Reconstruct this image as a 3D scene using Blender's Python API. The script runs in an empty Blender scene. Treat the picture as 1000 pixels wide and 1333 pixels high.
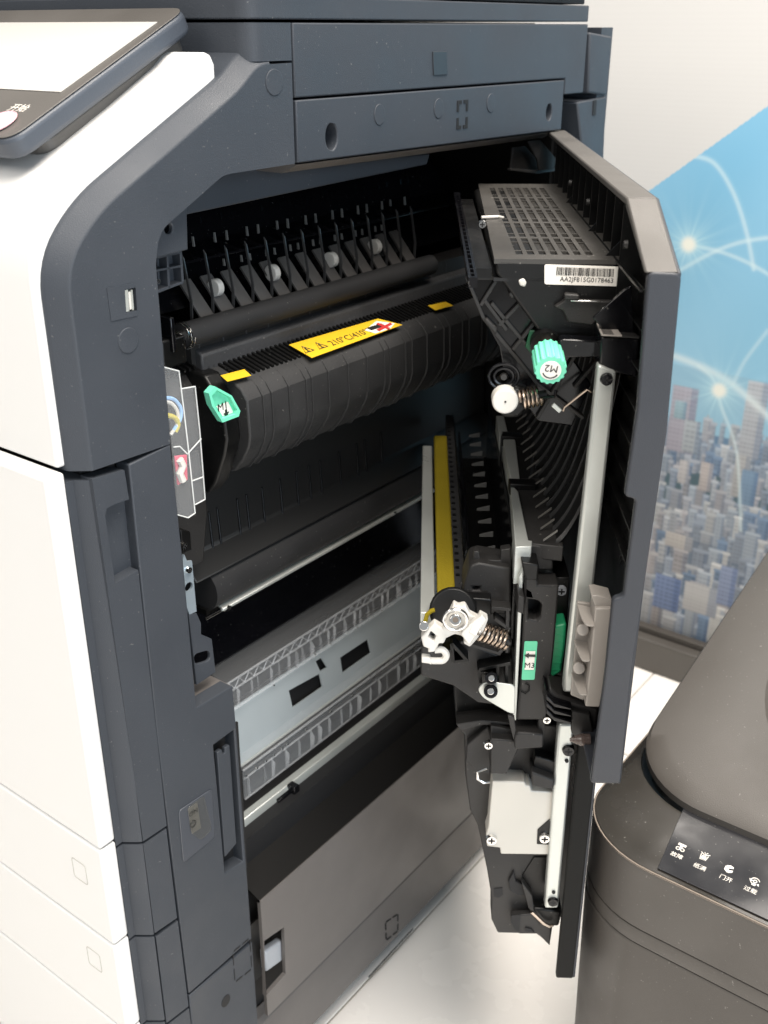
import bpy, bmesh, math, random
from mathutils import Vector, Matrix, geometry
import numpy as np
random.seed(4)
V = Vector
SC = bpy.context.scene
COL = SC.collection
# ------------------------------------------------------------------ camera
CAM = V((.52, -.40, 1.0))
FOC, CX, CY = 1360., 500., 666.5          # pixels of the 1000 x 1333 photograph
PIT = math.atan(631/1360.); AZ = math.atan(1135/1499.)
fh = V((-math.sin(AZ), math.cos(AZ), 0)); RT = V((math.cos(AZ), math.sin(AZ), 0)); UP = V((0, 0, 1))
FW = fh*math.cos(PIT)-UP*math.sin(PIT); CU = fh*math.sin(PIT)+UP*math.cos(PIT)
cd = bpy.data.cameras.new('camera'); cam = bpy.data.objects.new('camera', cd); COL.objects.link(cam)
cam.matrix_world = Matrix(((RT.x, CU.x, -FW.x, CAM.x), (RT.y, CU.y, -FW.y, CAM.y), (RT.z, CU.z, -FW.z, CAM.z), (0, 0, 0, 1)))
cd.sensor_fit = 'HORIZONTAL'; cd.sensor_width = 36; cd.lens = 36*FOC/1000.
cd.clip_start = .02; cd.clip_end = 60
cd.dof.use_dof = True; cd.dof.aperture_fstop = 14.0
SC.camera = cam
# ------------------------------------------------------------------ world, lamps, exposure
w = bpy.data.worlds.new('World'); SC.world = w; w.use_nodes = True
bg = w.node_tree.nodes['Background']; bg.inputs[0].default_value = (.93, .97, 1, 1); bg.inputs[1].default_value = .39
def lamp(name, loc, target, sx, sy, power, color=(1, .97, .93)):
    l = bpy.data.lights.new(name, 'AREA'); l.shape = 'RECTANGLE'; l.size = sx; l.size_y = sy; l.energy = power; l.color = color
    o = bpy.data.objects.new(name, l); COL.objects.link(o); o.location = loc
    o.rotation_euler = (V(target)-V(loc)).to_track_quat('-Z', 'Y').to_euler()
    return o
WARM = (1, .93, .85); COOL = (.74, .87, 1)
lamp('ceiling_panel_front', (-.5, -1.9, 2.5), (-.2, 0, .8), 1.8, 1.2, 31, WARM)
lamp('ceiling_panel_right', (1.05, -.35, 2.95), (.5, .4, 0), 1.6, 1.2, 106, WARM)
lamp('ceiling_panel_back', (.45, .95, 2.95), (.3, .75, 0), 1.5, .6, 72, WARM)
lamp('ceiling_panel_far', (-.40, 1.85, 2.95), (-.40, 1.85, 0), .26, .10, 1.3, WARM)
lamp('window_right', (3.2, -1.0, 1.3), (0, .2, .7), 2.2, 1.6, 60, COOL)
SC.view_settings.view_transform = 'Standard'; SC.view_settings.look = 'None'; SC.view_settings.exposure = 0; SC.view_settings.gamma = 1
SC.cycles.max_bounces = 6; SC.cycles.transparent_max_bounces = 24
# ------------------------------------------------------------------ pixel -> place on a known plane
def ray(px, py): return FW+RT*((px-CX)/FOC)-CU*((py-CY)/FOC)
def pX(px, py, x=0.): r = ray(px, py); return CAM+r*((x-CAM.x)/r.x)
def pY(px, py, y): r = ray(px, py); return CAM+r*((y-CAM.y)/r.y)
def pZ(px, py, z): r = ray(px, py); return CAM+r*((z-CAM.z)/r.z)
def pP(px, py, pt, n): r = ray(px, py); return CAM+r*((pt-CAM).dot(n)/r.dot(n))
HIN = pX(738, 170); HIN.z = 0                     # hinge axis of the open door
DA = math.radians(-54.9)
DU = V((math.cos(DA), math.sin(DA), 0)); DN = V((math.sin(DA), -math.cos(DA), 0))   # along the door, towards its inside
def pE(px, py, u): return pP(px, py, HIN+DU*u, DU)
def pW(px, py, wd): return pP(px, py, HIN+DN*wd, DN)
def L(u, wd, z): return HIN+DU*u+DN*wd+UP*z
def loc(p): d = p-HIN; return (d.dot(DU), d.dot(DN), p.z)
cd.dof.focus_distance = (pE(640, 600, .4)-CAM).dot(FW)
# ------------------------------------------------------------------ materials
def mat(name, col, rough=.5, metal=0., bump=0., bscale=900., var=0., spec=.5, coat=0., aniso=0, dust=0.):
    m = bpy.data.materials.new(name); m.use_nodes = True; nt = m.node_tree; b = nt.nodes['Principled BSDF']
    b.inputs['Base Color'].default_value = (*col, 1); b.inputs['Roughness'].default_value = rough
    b.inputs['Metallic'].default_value = metal; b.inputs['Specular IOR Level'].default_value = spec
    b.inputs['Coat Weight'].default_value = coat; b.inputs['Coat Roughness'].default_value = .08
    tc = nt.nodes.new('ShaderNodeTexCoord')
    if bump:
        n = nt.nodes.new('ShaderNodeTexNoise'); n.inputs['Scale'].default_value = bscale; n.inputs['Detail'].default_value = 2
        nt.links.new(tc.outputs['Object'], n.inputs['Vector'])
        bp = nt.nodes.new('ShaderNodeBump'); bp.inputs['Strength'].default_value = bump; bp.inputs['Distance'].default_value = .0006
        nt.links.new(n.outputs['Fac'], bp.inputs['Height']); nt.links.new(bp.outputs['Normal'], b.inputs['Normal'])
    if var or dust:
        n = nt.nodes.new('ShaderNodeTexNoise'); n.inputs['Scale'].default_value = 14; n.inputs['Detail'].default_value = 5
        nt.links.new(tc.outputs['Object'], n.inputs['Vector'])
        r = nt.nodes.new('ShaderNodeMapRange'); r.inputs[1].default_value = .3; r.inputs[2].default_value = .7
        r.inputs[3].default_value = max(.02, rough-.12); r.inputs[4].default_value = min(1, rough+.14)
        nt.links.new(n.outputs['Fac'], r.inputs[0]); nt.links.new(r.outputs[0], b.inputs['Roughness'])
        mx = nt.nodes.new('ShaderNodeMix'); mx.data_type = 'RGBA'
        mx.inputs[6].default_value = (*[c*(1-var) for c in col], 1); mx.inputs[7].default_value = (*[min(1, c*(1+var)) for c in col], 1)
        nt.links.new(n.outputs['Fac'], mx.inputs[0]); src = mx.outputs[2]
        if dust:
            n2 = nt.nodes.new('ShaderNodeTexNoise'); n2.inputs['Scale'].default_value = 420; n2.inputs['Detail'].default_value = 1
            nt.links.new(tc.outputs['Object'], n2.inputs['Vector'])
            r2 = nt.nodes.new('ShaderNodeMapRange'); r2.inputs[1].default_value = .74; r2.inputs[2].default_value = .8
            r2.inputs[4].default_value = dust; nt.links.new(n2.outputs['Fac'], r2.inputs[0])
            m2 = nt.nodes.new('ShaderNodeMix'); m2.data_type = 'RGBA'; m2.inputs[7].default_value = (.5, .48, .44, 1)
            nt.links.new(r2.outputs[0], m2.inputs[0]); nt.links.new(src, m2.inputs[6]); src = m2.outputs[2]
        nt.links.new(src, b.inputs['Base Color'])
    return m
GREY = mat('slate_plastic', (.040, .0458, .0555), .5, bump=.35, bscale=1400, var=.06, dust=.15, spec=.33)
GREYW = mat('lower_slate_plastic', (.120, .110, .104), .48, bump=.35, bscale=1400, var=.06)
DOORG = mat('door_plastic', (.030, .033, .040), .38, spec=.38, bump=.2, bscale=1600, var=.05)
SILV = mat('pale_door_rim', (.092, .086, .079), .5, metal=.15, bump=.3, bscale=1200, var=.05)  # top and chamfer rims, lighter and warmer than the rest of the door
WHITE = mat('white_plastic', (.70, .695, .68), .42, bump=.1, bscale=1500)
BLACK = mat('black_plastic', (.005, .005, .005), .34, bump=.1, bscale=1200, var=.2, dust=.2, spec=.3)
BLACKG = mat('gloss_black_plastic', (.004, .004, .005), .15, var=.2, dust=.15, spec=.4)
CHAR = mat('charcoal_plastic', (.021, .020, .0195), .48, spec=.36, bump=.25, bscale=1300, var=.12, dust=.2)
DUCT = mat('duct_plastic', (.047, .044, .040), .38, bump=.15, bscale=1300, var=.1, dust=.3)
FUSE = mat('fuser_cover_plastic', (.027, .027, .0275), .55, spec=.33, bump=.5, bscale=700, var=.5, dust=.3)
WORN = mat('scuffed_black_plastic', (.045, .045, .047), .6, bump=.6, bscale=300, var=.55, dust=.3)
RUBB = mat('matte_rubber', (.014, .014, .015), .7, var=.4, dust=.2)
STEEL = mat('galvanised_steel', (.56, .58, .55), .36, metal=.55, var=.06, bump=.08, bscale=500)
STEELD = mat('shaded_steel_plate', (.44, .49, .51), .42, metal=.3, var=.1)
CHROME = mat('bright_metal', (.75, .74, .72), .18, metal=1)
COPPER = mat('spring_wire', (.52, .42, .34), .25, metal=1)
MINT = mat('mint_plastic', (.16, .66, .44), .42, bump=.1)
MINTS = mat('mint_label', (.12, .58, .34), .5)
GREEN = mat('green_plastic', (.02, .30, .13), .4)
DKGREEN = mat('dark_green_plastic', (.008, .07, .03), .4)
YELF = mat('mustard_felt', (.23, .175, .012), .95, bump=1, bscale=700, var=.25, spec=.1)
YEL = mat('yellow_label', (.75, .47, .02), .45)
INK = mat('black_print', (.012, .012, .012), .5)
REDI = mat('red_print', (.5, .03, .03), .5)
PAPER = mat('white_label', (.84, .80, .74), .5)
IVORY = mat('white_nylon', (.60, .58, .54), .38)
TAUPE = mat('taupe_plastic', (.30, .275, .25), .42, bump=.15)
SHRED = mat('umber_plastic', (.066, .059, .052), .45, bump=.3, bscale=1500, var=.06, dust=.25)
SHREDG = mat('gloss_umber_plastic', (.028, .025, .021), .17, var=.05, dust=.3)
GLASSB = mat('gloss_black_panel', (.022, .022, .024), .1, var=.05, dust=.25)
TRIM = mat('champagne_trim', (.42, .35, .29), .25, metal=.9)
SCRN = mat('lit_screen_glass', (.55, .53, .50), .12)
SCRN.node_tree.nodes['Principled BSDF'].inputs['Emission Color'].default_value = (1, .95, .9, 1); SCRN.node_tree.nodes['Principled BSDF'].inputs['Emission Strength'].default_value = .06
BEZ = mat('tablet_plastic', (.10, .093, .085), .38, bump=.2, bscale=1500, var=.05)
SEAM = mat('dark_gap', (.006, .006, .007), .7)
GRIPG = mat('pale_grey_plastic', (.34, .36, .39), .4)
BARB = mat('stand_bar_metal', (.085, .078, .07), .42, var=.05)
ICON = mat('pale_icon_print', (.72, .68, .62), .5)
REDP = mat('red_tinted_plastic', (.65, .06, .12), .4)
WIRE_B = mat('blue_cable', (.25, .45, .75), .4)
WIRE_Y = mat('yellow_cable', (.5, .42, .05), .4)
def clear(name, alpha, tint=(.8, .82, .84)):
    m = bpy.data.materials.new(name); m.use_nodes = True; nt = m.node_tree; b = nt.nodes['Principled BSDF']
    b.inputs['Base Color'].default_value = (*tint, 1); b.inputs['Roughness'].default_value = .12
    b.inputs['Alpha'].default_value = alpha; b.inputs['Specular IOR Level'].default_value = .6
    return m
CEDGE = clear('clear_edge_plastic', .5, (.85, .87, .86)); CLEAR = clear('clear_plastic', .09); CLEARR = clear('clear_rib_plastic', .20)
# ------------------------------------------------------------------ mesh helpers
def nb(): return bmesh.new()
def prism(bm, pts, vec):
    pts = [V(p) for p in pts]; vec = V(vec)
    a = [bm.verts.new(p) for p in pts]; b = [bm.verts.new(p+vec) for p in pts]; n = len(pts)
    bm.faces.new(a); bm.faces.new(b[::-1])
    for i in range(n): bm.faces.new((a[i], b[i], b[(i+1) % n], a[(i+1) % n]))
    return bm
def plate(bm, outer, holes, vec):
    vec = V(vec); loops = [[V(p) for p in outer]]+[[V(p) for p in h] for h in holes]
    flat = [p for l in loops for p in l]; o = flat[0]; nn = vec.normalized()
    e1 = (loops[0][1]-o); e1 = (e1-nn*e1.dot(nn)).normalized(); e2 = nn.cross(e1)
    h = [(p-o).dot(nn) for p in flat]; q2 = [V(((p-o).dot(e1), (p-o).dot(e2)))*100 for p in flat]
    ed = []; k = 0
    for l in loops:
        ed += [(k+i, k+(i+1) % len(l)) for i in range(len(l))]; k += len(l)
    vs, _, fs, ov, _, _ = geometry.delaunay_2d_cdt(q2, ed, [], 0, 1e-6)
    def inside(c, poly):
        r = False; n = len(poly)
        for i in range(n):
            a_, b_ = poly[i], poly[(i+1) % n]
            if (a_.y > c.y) != (b_.y > c.y) and c.x < (b_.x-a_.x)*(c.y-a_.y)/(b_.y-a_.y)+a_.x: r = not r
        return r
    polys = []; k = 0
    for l in loops: polys.append(q2[k:k+len(l)]); k += len(l)
    pos = [o+e1*(v.x/100)+e2*(v.y/100)+nn*(h[ov[i][0]] if ov[i] else h[0]) for i, v in enumerate(vs)]
    ta = [bm.verts.new(p) for p in pos]; tb = [bm.verts.new(p+vec) for p in pos]
    for t in fs:
        c = sum((vs[i] for i in t), V((0, 0)))/len(t)
        if inside(c, polys[0]) and not any(inside(c, pp) for pp in polys[1:]):
            bm.faces.new([ta[i] for i in t]); bm.faces.new([tb[i] for i in reversed(t)])
    for v in ta+tb:
        if not v.link_faces: bm.verts.remove(v)
    a = [bm.verts.new(p) for p in flat]; b = [bm.verts.new(p+vec) for p in flat]
    k = 0
    for l in loops:
        n = len(l)
        for i in range(n):
            j = (i+1) % n
            bm.faces.new((a[k+i], b[k+i], b[k+j], a[k+j]))
        k += n
    bmesh.ops.remove_doubles(bm, verts=bm.verts[:], dist=1e-6)
    return bm
def box(bm, a, b):
    x0, y0, z0 = a; x1, y1, z1 = b
    return prism(bm, [(x0, y0, z0), (x1, y0, z0), (x1, y1, z0), (x0, y1, z0)], (0, 0, z1-z0))
def dbox(bm, u0, u1, w0, w1, z0, z1):
    return prism(bm, [L(u0, w0, z0), L(u1, w0, z0), L(u1, w1, z0), L(u0, w1, z0)], (0, 0, z1-z0))
def frame_of(d):
    d = d.normalized(); a = UP if abs(d.z) < .9 else V((1, 0, 0)); s = d.cross(a).normalized(); return s, s.cross(d).normalized()
def tube(bm, p0, p1, r, seg=12, r1=None, caps=True):
    p0, p1 = V(p0), V(p1); s, t = frame_of(p1-p0); r1 = r if r1 is None else r1
    A = [bm.verts.new(p0+(s*math.cos(2*math.pi*i/seg)+t*math.sin(2*math.pi*i/seg))*r) for i in range(seg)]
    B = [bm.verts.new(p1+(s*math.cos(2*math.pi*i/seg)+t*math.sin(2*math.pi*i/seg))*r1) for i in range(seg)]
    for i in range(seg): bm.faces.new((A[i], A[(i+1) % seg], B[(i+1) % seg], B[i]))
    if caps: bm.faces.new(A[::-1]); bm.faces.new(B)
    return bm
def path(bm, pts, r, seg=8, closed=False):
    pts = [V(p) for p in pts]; rings = []; n = len(pts); ref = None
    for i, p in enumerate(pts):
        d = (pts[(i+1) % n] if (i < n-1 or closed) else p)-(pts[i-1] if (i > 0 or closed) else p); d.normalize()
        if ref is None: ref, _ = frame_of(d)
        s = (ref-d*ref.dot(d)).normalized(); ref = s; t = s.cross(d)
        rings.append([bm.verts.new(p+(s*math.cos(2*math.pi*k/seg)+t*math.sin(2*math.pi*k/seg))*r) for k in range(seg)])
    for i in range(n if closed else n-1):
        a, b = rings[i], rings[(i+1) % n]
        for k in range(seg): bm.faces.new((a[k], a[(k+1) % seg], b[(k+1) % seg], b[k]))
    if not closed: bm.faces.new(rings[0][::-1]); bm.faces.new(rings[-1])
    return bm
def grid(bm, rows):
    vs = [[bm.verts.new(V(p)) for p in r] for r in rows]
    for i in range(len(vs)-1):
        for j in range(len(vs[0])-1): bm.faces.new((vs[i][j], vs[i][j+1], vs[i+1][j+1], vs[i+1][j]))
    return vs
def rnd(pts, r, n=5):
    """round the corners of a closed polygon; r is a number or one number per corner"""
    pts = [V(p) for p in pts]; out = []
    for i, p in enumerate(pts):
        rr = r[i] if isinstance(r, (list, tuple)) else r
        a, b = pts[i-1]-p, pts[(i+1) % len(pts)]-p
        if rr <= 0: out.append(p); continue
        d = min(rr, a.length*.48, b.length*.48); A, B = p+a.normalized()*d, p+b.normalized()*d
        for k in range(n+1):
            t = k/n; out.append(A*(1-t)**2+p*2*t*(1-t)+B*t*t)
    return out
def circ(c, ax, ay, r, n=20, r2=None):
    r2 = r if r2 is None else r2
    return [V(c)+ax*r*math.cos(2*math.pi*i/n)+ay*r2*math.sin(2*math.pi*i/n) for i in range(n)]
def mesh_of(name, bm, m, smooth=True):
    bmesh.ops.recalc_face_normals(bm, faces=bm.faces[:])
    me = bpy.data.meshes.new(name); bm.to_mesh(me); bm.free(); me.materials.append(m)
    if smooth:
        for p in me.polygons: p.use_smooth = True
        me.set_sharp_from_angle(angle=math.radians(32))
    return me
def put(o, parent):
    COL.objects.link(o)
    if parent is not None:
        o.parent = parent; root = parent
        while root.parent: root = root.parent
        o.matrix_parent_inverse = Matrix.Translation(root.location).inverted() if parent is root else Matrix.Identity(4)
        if parent is not root: o.matrix_parent_inverse = parent.matrix_local.inverted() if False else Matrix.Identity(4)
    return o
WORLD = {}
def obj(name, bm, m, parent=None, bevel=0., seg=2, label=None, kind=None, smooth=True):
    """one mesh object; vertices are given in world space, the origin is moved to the shape's middle"""
    me = bm if isinstance(bm, bpy.types.Mesh) else mesh_of(name, bm, m, smooth)
    co = np.empty(len(me.vertices)*3); me.vertices.foreach_get('co', co); co = co.reshape(-1, 3)
    c = (co.min(0)+co.max(0))/2; co -= c; me.vertices.foreach_set('co', co.ravel()); me.update()
    o = bpy.data.objects.new(name, me); return finish(o, V(c), parent, bevel, seg, label, kind)
def finish(o, c, parent, bevel=0., seg=2, label=None, kind=None):
    COL.objects.link(o); WORLD[o.name] = V(c)
    if parent is not None: o.parent = parent; o.location = V(c)-WORLD[parent.name]
    else: o.location = c
    if bevel:
        b = o.modifiers.new('edge', 'BEVEL'); b.width = bevel; b.segments = seg; b.limit_method = 'ANGLE'; b.angle_limit = math.radians(35)
        b.use_clamp_overlap = True
    if label: o['label'] = label
    if kind: o['kind'] = kind
    return o
def again(o, shift, parent=None):
    """another piece like o, moved by shift, sharing its mesh"""
    c = o.copy(); c.parent = None; c.location = (0, 0, 0); par = parent or o.parent
    COL.objects.link(c); WORLD[c.name] = WORLD[o.name]+V(shift)
    if par: c.parent = par; c.location = WORLD[c.name]-WORLD[par.name]
    else: c.location = WORLD[c.name]
    return c
def tag(o, label, cat, group=None, kind=None):
    if kind: o['kind'] = kind
    else: o['label'] = label; o['category'] = cat
    if group: o['group'] = group
    return o
def thing(name, at, label, cat):
    o = bpy.data.objects.new(name, None); o.empty_display_size = .05; COL.objects.link(o); o.location = at; WORLD[o.name] = V(at)
    return tag(o, label, cat)
def textmesh(name, s, size, o, ax, ay, m, parent, bold=0., center=True, thick=.0002, flip=False):
    c = bpy.data.curves.new('t', 'FONT'); c.body = s; c.size = 1; c.extrude = .02; c.offset = bold; c.resolution_u = 3
    if center: c.align_x = 'CENTER'; c.align_y = 'CENTER'
    t = bpy.data.objects.new('t', c); COL.objects.link(t); dg = bpy.context.evaluated_depsgraph_get()
    me = bpy.data.meshes.new_from_object(t.evaluated_get(dg)); bpy.data.objects.remove(t); bpy.data.curves.remove(c)
    ax, ay = ax.normalized(), ay.normalized(); n = ax.cross(ay)
    co = [V(o)+ax*(v.co.x*size)+ay*(v.co.y*size)+n*((v.co.z+.02)*size*.4) for v in me.vertices]
    for v, p in zip(me.vertices, co): v.co = p
    me.materials.clear(); me.materials.append(m)
    return obj(name, me, m, parent)
def screw(parent, c, n, r, m=CHROME, name='screw'):
    c, n = V(c), V(n).normalized(); s, t = frame_of(n); bm = nb()
    tube(bm, c-n*r*.5, c+n*r*.35, r, 14, r*.82); o = obj(name, bm, m, parent)
    bm = nb(); k = r*.14
    for a, b in ((s, t), (t, s)):
        q = c+n*r*.355
        prism(bm, [q-a*r*.55-b*k, q+a*r*.55-b*k, q+a*r*.55+b*k, q-a*r*.55+b*k], n*.0002)
    cr = obj('screw_slot', bm, SEAM, parent)
    return o
def spring(bm, p0, p1, r, wr, turns):
    p0, p1 = V(p0), V(p1); s, t = frame_of(p1-p0); n = int(turns*14)
    return path(bm, [p0.lerp(p1, i/n)+(s*math.cos(i*2*math.pi/14)+t*math.sin(i*2*math.pi/14))*r for i in range(n+1)], wr, 6)
#@@SETTING
# ------------------------------------------------------------------ setting
FLOORM = mat('polished_floor', (.90, .865, .82), .24, var=.03, spec=.5)
GROUT = mat('floor_joint', (.50, .47, .43), .6)
WALLM = mat('wall_paint', (.72, .71, .69), .8)
bm = nb(); box(bm, (-4, -4, -.03), (5, 5, -.004)); fl = obj('floor', bm, GROUT, kind='structure')
ft = None
for i in range(-3, 4):
    for j in range(-3, 5):
        o0 = V((-.018+.8*i, .045+.8*j, -.003))
        if ft is None:
            bm = nb(); box(bm, o0, o0+V((.7975, .7975, .003))); ft = obj('floor_tile', bm, FLOORM, fl, bevel=.0005, seg=1); base0 = o0
        else: again(ft, o0-base0)
bm = nb(); box(bm, (-4, 3.0, 0), (5, 3.1, 3.0)); obj('wall', bm, WALLM, kind='structure')
bm = nb(); box(bm, (-4, -4, 3.0), (5, 5, 3.1)); 
bm.free()

#@@COPIER
# ------------------------------------------------------------------ photocopier
PC = thing('photocopier', (-.3, .3, 0), 'large white and slate grey photocopier standing with its right side door open', 'photocopier')
yb = .655
def P(pts, x=0.): return [pX(a, b, x) for a, b in pts]
def xplate(name, px, x, t, m=GREY, bevel=.0012, holes=(), r=0, parent=PC, seg=2, **k):
    pts = P(px, x); pts = rnd(pts, r) if r else pts
    bm = nb(); plate(bm, pts, [h if isinstance(h[0], V) else P(h, x) for h in holes], (-t, 0, 0)) if holes else prism(bm, pts, (-t, 0, 0))
    return obj(name, bm, m, parent, bevel, seg, **k)
# upper frame with the USB port ------------------------------------
face = [(123, 612), (110, 520), (98, 430), (90, 365), (92, 335), (104, 306), (128, 280), (220, 202), (330, 117), (345, 107), (350, 86)]
opening = [(222, 578), (212, 470), (205, 395), (200, 330), (206, 302), (222, 286), (285, 234), (298, 226), (384, 213)]
outer = rnd(P([(123, 612), (87, 350), (87, 318), (128, 280), (330, 117), (337, 86)]), [0, 0, 0, 0, 0, 0])
flp = [V((0, -.0205, pX(123, 612).z)), V((0, -.0205, .872)), V((0, .006, .899)), V((0, .131, .962)), V((0, .150, .9775)), V((0, .182, .978))]
flp = rnd(flp, [0, .03, .03, .02, .01, 0], 6)
op = rnd(P([(222, 578), (203, 345), (207, 302), (290, 229), (300, 226), (384, 213)]), [0, .0, .02, .02, 0, 0])
usbh = P([(162, 377), (176, 374), (178, 404), (164, 407)])
dot1 = circ(pX(357, 107), V((0, 1, 0)), UP, .0075, 20, .0085)
bm = nb(); plate(bm, flp+op[::-1], [usbh], (-.012, 0, 0))
uf = obj('frame_panel', bm, GREY, PC)
# rounded outer roll of that frame, following the same line
rows = []; fo = flp[:-1]
def offs(pts, i):
    a = pts[max(0, i-1)]; b = pts[min(len(pts)-1, i+1)]; d = (b-a).normalized(); return V((0, -d.z, d.y)) if True else None
CHAM = [(0, 0), (.0006, -.0001), (.0014, -.0006), (.0022, -.0015), (.0098, -.0108), (.0106, -.0122), (.0110, -.0140)]
for of_, dx in CHAM: rows.append([p+offs(fo, i)*of_+V((dx, 0, 0)) for i, p in enumerate(fo)])
rows.append([p+V((-.03, 0, 0)) for p in rows[-1]])
bm = nb(); grid(bm, rows); bmesh.ops.remove_doubles(bm, verts=bm.verts[:], dist=1e-6)
# closing underside of the roll
be = [r[0] for r in rows]+[V((-.05, -.0205, flp[0].z)), V((-.012, -.0205, flp[0].z))]
bm.faces.new([bm.verts.new(p) for p in be])
obj('frame_edge_roll', bm, GREY, uf)
bm = nb(); prism(bm, [p+V((-.0065, -.002 if k_ in (0, 3) else .002, 0)) for k_, p in enumerate(usbh)], (-.001, 0, 0)); us = obj('usb_port', bm, SEAM, uf)
xplate('usb_bezel', [(139, 375), (174, 369), (179, 411), (145, 418)], .0004, .0006, GREY, 0, holes=[[V((.0004, p.y, p.z)) for p in usbh]], parent=uf)
bm = nb(); prism(bm, P([(162, 378), (166.5, 377), (168.5, 405), (164, 406)], .0002), (-.005, 0, 0)); prism(bm, P([(170.5, 378), (172.5, 377), (174.5, 403), (172.5, 404)], .0002), (-.005, 0, 0)); obj('usb_shell', bm, STEEL, uf)
bm = nb(); prism(bm, P([(167, 380), (169.5, 379.5), (171.5, 402), (169, 403)], -.0006), (-.001, 0, 0)); obj('usb_tongue', bm, IVORY, uf)
def disc(c, r, x=.0006, parent=PC, m=GREY, name='screw_cap', r2=None):
    bm = nb(); prism(bm, circ(V((x, c.y, c.z)), V((0, 1, 0)), UP, r, 24, r2), (-.002, 0, 0)); o = obj(name, bm, m, parent, .0004)
    return o
disc(pX(357, 107), .0085, parent=uf); disc(pX(167, 443), .0082, parent=uf)
# lower front column: white edge | flat strip | roll | side face, split by the drawer joints
def yat(px, py, x=0.): return pX(px, py, x).y
yS = -.0190; yR = -.0285; yA = -.0345; yWf = -.0495
def colz(px, py, x=0.): return pX(px, py, x).z
zs = [(613, colz(120, 625)), (0, colz(186, 1097)), (0, colz(202, 1217)), (0, colz(216, 1328)), (0, .10)]
roll = [(-.012, yR), (-.0112, yR+.0004), (-.0020, yS-.0022), (-.0008, yS-.0009)]
bands = [('front_door_column', zs[0][1], zs[1][1]), ('drawer_column', zs[1][1], zs[2][1]), ('drawer_column', zs[2][1], zs[3][1]), ('drawer_column', zs[3][1], zs[4][1])]
cols = []
for nm, zt, zb in bands:
    zt -= .0012; zb += .0012
    prof = [(-.04, yA), (-.012, yA)]+roll+[(0, yS)]+[(-.04, yS+.001)]
    bm = nb(); prism(bm, [V((x, y, zb)) for x, y in prof], (0, 0, zt-zb)); cols.append(obj(nm, bm, GREY, PC))
sf = xplate('column_side', [(120, 624), (162, 612), (168, 650), (150, 656), (139, 662), (137, 672), (150, 760), (180, 742), (217, 1075), (186.5, 1095.5)], 0, .012, GREY, 0, r=0, parent=cols[0])
bm = nb(); prism(bm, P([(132, 640), (166, 625), (184, 765), (150, 780)], -.009), (-.002, 0, 0)); obj('finger_recess', bm, GREY, cols[0])
for (pl, c) in (([(186.5, 1099.5), (216.5, 1079), (230.5, 1195), (201.5, 1215)], cols[1]), ([(203, 1220), (231.5, 1199), (245.5, 1310), (217, 1332)], cols[2]), ([(217.5, 1335), (246, 1313), (262, 1440), (234, 1460)], cols[3])):
    xplate('column_side', pl, 0, .012, GREY, 0, parent=c)
# white front doors and drawers
def zw(px, py): return pX(px, py, -.012).z
wz = [zw(78, 614), zw(152, 1091), zw(168, 1215), zw(180, 1330), .10]
for k in range(4):
    a, b = wz[k]-.0010, wz[k+1]+.0010
    bm = nb(); box(bm, (-.60, yWf, b), (-.0105, yA-.0005, a))
    wd = obj('front_door' if k == 0 else 'paper_drawer', bm, WHITE, PC, .0022, 3)
    if k:
        c = pY(94+22*(k-1), 1134+115*(k-1), yWf-.0003) if k < 3 else None
        if c:
            cc = pY((104, 123)[k-1], (1134, 1249)[k-1], yWf); s_ = .0085
            bm = nb(); outer_ = rnd([cc+V((-s_, 0, -s_*1.2)), cc+V((s_, 0, -s_*1.2)), cc+V((s_, 0, s_*1.2)), cc+V((-s_, 0, s_*1.2))], .003)
            inn = [cc+(p-cc)*.93 for p in outer_]
            plate(bm, outer_, [inn], (0, -.0003, 0)); obj('size_marker', bm, mat('faint_line_%d' % k, (.45, .44, .40), .5), wd)
# white upper body following the frame
wpr = [V((0, yWf+.004, wz[0]+.001)), V((0, yWf+.004, .875)), V((0, -.030, .914)), V((0, .143, .9905)), V((0, .160, .9895)), V((0, .168, .9825)), V((0, .160, .972)), V((0, .15, .95)), V((0, 0, .85)), V((0, -.02, wz[0]+.001))]
wpr = [V((-.016, p.y+.012 if i < 3 else p.y, p.z)) for i, p in enumerate(wpr)]
wpr = [(-.0370, wz[0]+.001), (-.0365, .865), (-.0345, .884), (-.0285, .899), (-.018, .911), (-.004, .921), (.020, .934), (.060, .9545), (.100, .9765), (.108, .983), (.1147, .9858), (.1205, .984), (.1235, .978), (.1235, .970), (.119, .955), (.08, .93), (0, .83), (-.02, wz[0]+.001)]
wpr = [V((-.0145, a, b)) for a, b in wpr]
bm = nb(); prism(bm, wpr, (-.58, 0, 0)); obj('white_front_cover', bm, WHITE, PC, .002, 3)
# side cover pieces right of the column --------------------------------
sc = xplate('side_cover', [(168, 605), (222, 578.5), (231, 660), (240, 745), (256, 922), (303, 893), (309, 960), (328, 1222), (246, 1294), (205, 960)], 0, .014, GREY, .001,
            holes=[[(278, 970), (305, 950), (317, 1122), (293, 1137)]])
xplate('side_cover_foot', [(246.5, 1297), (328.5, 1226), (336, 1330), (342, 1420), (262, 1460)], 0, .014, GREY, .001)
bm = nb(); prism(bm, [pX(257, 926, -.001), pX(303, 894, -.001), pX(290, 878, -.001)+V((-.0, 0, 0)), pX(262, 893, -.001)], (-.004, 0, 0))
bm.free()
a, b = pX(256, 923), pX(303, 893)
bm = nb(); prism(bm, [V((-.002, a.y, a.z)), V((-.002, b.y, b.z)), V((-.05, b.y, b.z)), V((-.05, a.y, a.z))], (0, 0, -.003)); obj('cover_ledge', bm, GREYW, sc, .0006)
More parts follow.
